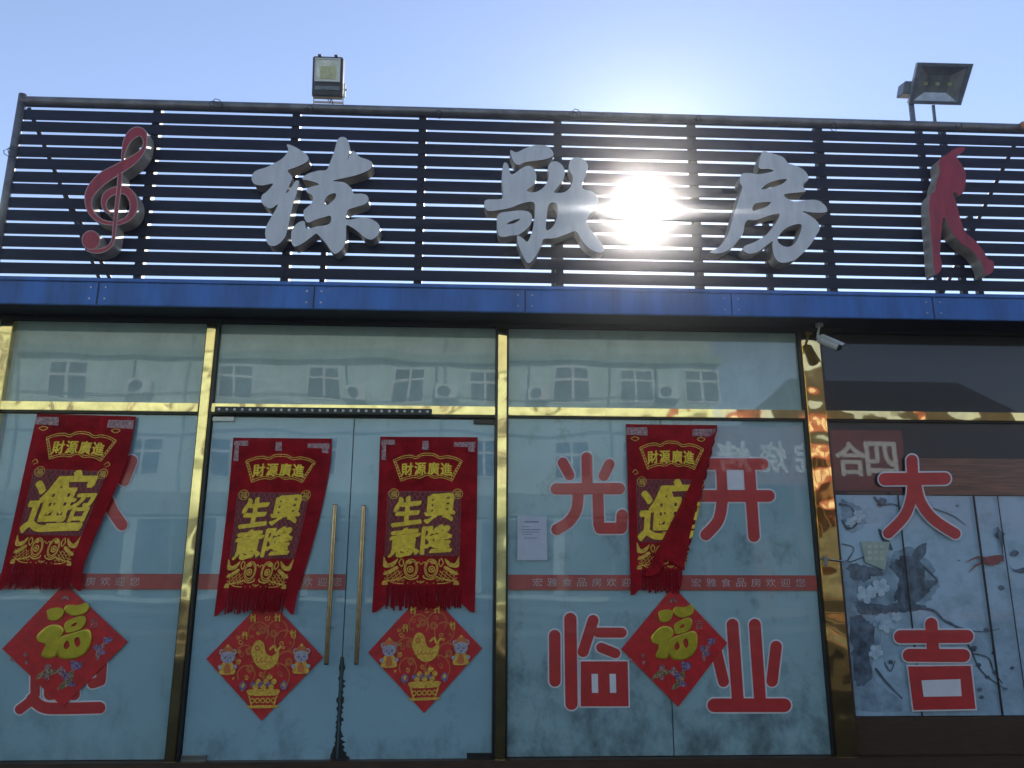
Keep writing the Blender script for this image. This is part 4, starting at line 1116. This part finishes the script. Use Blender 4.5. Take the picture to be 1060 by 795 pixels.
# ------------------------------------------------------------------ the street opposite (seen in the glass)
def mirror(u, v, dist):
    """where a point seen in the glass really stands, dist metres in front of it"""
    p = P(u, v, 0); k = 1+dist/D
    return Vector((p.x*k, -dist, 1.5+(p.z-1.5)*k))
OD = 28.0
opp = thing('apartment_building', 'pale green building across the street, seen reflected in the upper glass', 'building', (-8, -OD, 0))
xr_ = mirror(738, 400, OD).x
zb0, zb1 = mirror(400, 371, OD).z, mirror(400, 362.5, OD).z
q = MB(); q.box(-42, xr_, -OD-10, -OD, 0, zb0); q.build('wall', 'facade', opp)
q = MB(); q.box(-42.3, xr_+.3, -OD-10.3, -OD+.35, zb0+.002, zb1); q.build('string_course', 'facade_band', opp)
q = MB(); q.box(-42, xr_, -OD-10, -OD-.02, zb1+.002, zb1+4.2); q.build('parapet', 'facade_parapet', opp)
def win(x, z, w, h):
    q = MB(); q.box(x-w/2, x+w/2, -OD+.002, -OD+.02, z, z+h); f = q.build('window', 'window_dark', opp)
    q = MB()
    for a, c_, e, g in ((-w/2, -w/2+.07, 0, h), (w/2-.07, w/2, 0, h), (-w/2+.071, w/2-.071, 0, .07), (-w/2+.071, w/2-.071, h-.07, h), (-.05, .05, .071, h*.62-.001), (-w/2+.071, w/2-.071, h*.62, h*.62+.11), (-.05, .05, h*.62+.111, h-.071)):
        q.box(x+a, x+c_, -OD+.021, -OD+.06, z+e, z+g)
    q.build('frame', 'window_frame', f)
wz = mirror(400, 413.5, OD).z; wh = mirror(400, 376.5, OD).z-wz
wins = [71, 245, 337, 423, 504, 592, 661, 726]
for u in wins: win(mirror(u, 395, OD).x, wz, 1.5, wh)
for u in (-15, -100): win(mirror(u, 395, OD).x, wz, 1.5, wh)
for u in (71, 158, 245, 337, 423, 504, 592, 661, 726): win(mirror(u, 395, OD).x, wz-3.4, 1.62, 1.7)
q = MB(); q.box(-41, xr_-.3, -OD+.01, -OD+.08, .2, 3.3); q.build('shop_glazing', 'shopfront', opp)
q = MB(); q.box(-41, xr_-.3, -OD+.01, -OD+.25, 3.5, 4.5); q.build('shop_signboard', 'facade_band', opp)
q = MB()
for i in range(-10, 3): q.box(i*3.6-.25, i*3.6+.25, -OD+.085, -OD+.12, .2, 3.3)
q.build('shop_pier', 'facade', opp)
q = MB()
for u in (20, 196, 460, 632): x = mirror(u, 395, OD).x; q.tube([(x, -OD+.09, .2), (x, -OD+.09, zb1+3.5)], .06, 8)
q.build('downpipe', 'facade_band', opp)
q = MB()
for dz, sag in ((.35, .25), (.1, .5), (-1.2, .4)): q.tube([(-41+k*2.0, -OD+.12, wz+dz-sag*abs(math.sin(k*.8))) for k in range(28) if -41+k*2.0 < xr_], .022, 5)
q.build('wall_cable', 'cable', opp)
for i, u in enumerate((148, 372, 461, 560, 690)):
    c = mirror(u, 398, OD); lab = ['third floor air conditioner box with a tall bracket, opposite the left window',][0:1]
    tt = thing('air_conditioner', ['air conditioner box on the opposite facade, reflected in the leftmost upper pane', 'air conditioner box on the opposite facade, reflected above the doors towards the left', 'air conditioner box on the opposite facade, reflected above the doors towards the right', 'air conditioner box on the opposite facade, reflected beside the gold middle pillar', 'air conditioner box on the opposite facade, reflected above the folded banner'][i], 'air conditioner', (c.x, -OD, wz-.1), 'air conditioners on the opposite facade')
    q = MB(); q.box(c.x-.45, c.x+.45, -OD+.1, -OD+.45, wz+.1, wz+.75, .02); q.build('casing', 'window_frame', tt)
    q = MB(); q.tube([(c.x-.1, -OD+.45, wz+.42), (c.x-.1, -OD+.47, wz+.42)], .26, 20); q.build('fan_grille', 'window_dark', tt)
    q = MB(); q.box(c.x-.5, c.x+.5, -OD+.005, -OD+.5, wz+.02, wz+.08); q.tube([(c.x-.42, -OD+.06, wz+.1), (c.x-.42, -OD+.06, wz+1.7)], .05, 8); q.build('bracket', 'window_dark', tt)
# barbecue house: nearer, lower, with a dark tiled roof and a long sign board
BD = 14.5
bx0, bx1 = mirror(700, 470, BD).x, mirror(1150, 470, BD).x
bbq = thing('restaurant', 'low brown restaurant across the road with a dark hipped roof, seen in the dark glass', 'building', ((bx0+bx1)/2, -BD-2.6, 0))
yb = -BD-2.5
x0b = mirror(775, 470, BD+2.5).x
q = MB(); q.box(x0b, bx1+2, yb-6, yb, 0, 4.4); q.build('wall', 'brick', bbq)
q = MB(); zr = 4.4
A = [(x0b-.4, yb+.5, zr), (bx1+2.4, yb+.5, zr), (bx1+2.4, yb-6.5, zr), (x0b-.4, yb-6.5, zr)]
Bq = [(x0b+2.6, yb-2.8, zr+3.4), (bx1-.5, yb-2.8, zr+3.4)]
q.add(A+Bq, [(0, 1, 5, 4), (1, 2, 5), (2, 3, 4, 5), (3, 0, 4), (3, 2, 1, 0)]); q.build('roof', 'tile_roof', bbq)
q = MB(); q.box(x0b+.5, bx1, yb+.005, yb+.05, .3, 2.5); q.build('window', 'window_dark', bbq)
sb = thing('sign_board', 'dark red restaurant sign board with white characters, reflected in the right bay', 'sign', ((bx0+bx1)/2, -BD, 2.6))
z0s, z1s = mirror(890, 504, BD).z, mirror(890, 441, BD).z
xs0, xs1 = mirror(712, 470, BD).x, mirror(937, 470, BD).x
q = MB(); q.box(xs0, xs1, -BD-.3, -BD, z0s, z1s, .01)
q.build('board', 'sign_red', sb)
q = MB()
for xx in (xs0+.4, (xs0+xs1)/2, xs1-.4): q.box(xx-.08, xx+.08, -BD-.22, -BD-.06, 0, z0s-.002)
q.build('post', 'brown_frame', sb)
q = MB()
for ch, u0, u1 in zip('四合院烧烤', (893, 862, 822, 784, 740), (931, 899, 856, 820, 779)):
    xa, xb = mirror(u0, 470, BD).x, mirror(u1, 470, BD).x
    za, zb2 = mirror(u0, 487, BD).z, mirror(u0, 455, BD).z
    # a person on the street reads it from the left: the left-hand edge of the glyph is at larger x
    q = MB(); put_glyph(q, ch, xb-.06, xa+.06, zb2, za, lambda a, b_: Vector((a, -BD+.02-2*(b_*0), b_)), .03); q.v = [Vector((p.x, -2*BD+.04-p.y, p.z)) for p in q.v]; q.build('white_character', 'sign_letter', sb)

# ------------------------------------------------------------------ sun, sky, added haze
zgap = min((zt-pitch*i for i in range(14)), key=lambda z: abs(z-Zp(664, 214, SY)))   # the sun shows through one of the gaps
S = (Vector((Xp(664, 214, SY), SY, zgap)) - CAM).normalized()
elev = math.asin(S.z); azim = math.atan2(S.x, S.y)
sl = bpy.data.lights.new('sun', 'SUN'); sl.energy = 4.2; sl.angle = R(.53); sl.color = (1, .95, .87)
so = bpy.data.objects.new('sun', sl); COL.objects.link(so); so.location = (3, 10, 12)
so.rotation_euler = S.to_track_quat('Z', 'Y').to_euler()
wd = bpy.data.worlds.new('World'); scene.world = wd; wd.use_nodes = True
nt = wd.node_tree; bg = nt.nodes['Background']
sky = nt.nodes.new('ShaderNodeTexSky'); sky.sky_type = 'NISHITA'; sky.sun_disc = False
sky.sun_elevation = elev; sky.sun_rotation = azim; sky.altitude = 100; sky.air_density = 1.0; sky.dust_density = .03; sky.ozone_density = 2.0
hs = nt.nodes.new('ShaderNodeHueSaturation'); hs.inputs['Saturation'].default_value = .90
tint = nt.nodes.new('ShaderNodeMix'); tint.data_type = 'RGBA'; tint.blend_type = 'MULTIPLY'; tint.inputs['Factor'].default_value = 1; tint.inputs[7].default_value = (1.05, .985, 1.02, 1)
nt.links.new(sky.outputs['Color'], hs.inputs['Color']); nt.links.new(hs.outputs['Color'], tint.inputs[6]); nt.links.new(tint.outputs[2], bg.inputs['Color']); bg.inputs['Strength'].default_value = .135

HAZE = 0.009  # scattering volume added to spread a glare round the sun
if HAZE:
    q = MB(); q.box(-61, 61, -47, 2.9, -1, zb1+4.6)
    hm = bpy.data.materials.new('added_glare_haze'); hm.use_nodes = True; n_ = hm.node_tree
    n_.nodes.remove(n_.nodes['Principled BSDF'])
    pv = n_.nodes.new('ShaderNodeVolumePrincipled'); pv.inputs['Density'].default_value = HAZE
    pv.inputs['Anisotropy'].default_value = .985; pv.inputs['Color'].default_value = (.96, .97, 1, 1)
    n_.links.new(pv.outputs['Volume'], n_.nodes['Material Output'].inputs['Volume'])
    tag(q.build('haze', hm), kind='stuff')

vs = scene.view_settings; vs.view_transform = 'Standard'; vs.look = 'None'; vs.gamma = 1; vs.exposure = 0.65; vs.use_curve_mapping = False
cy = scene.cycles; cy.use_denoising = True; cy.max_bounces = 6; cy.volume_bounces = 1; cy.sample_clamp_indirect = 6
cy.use_adaptive_sampling = True
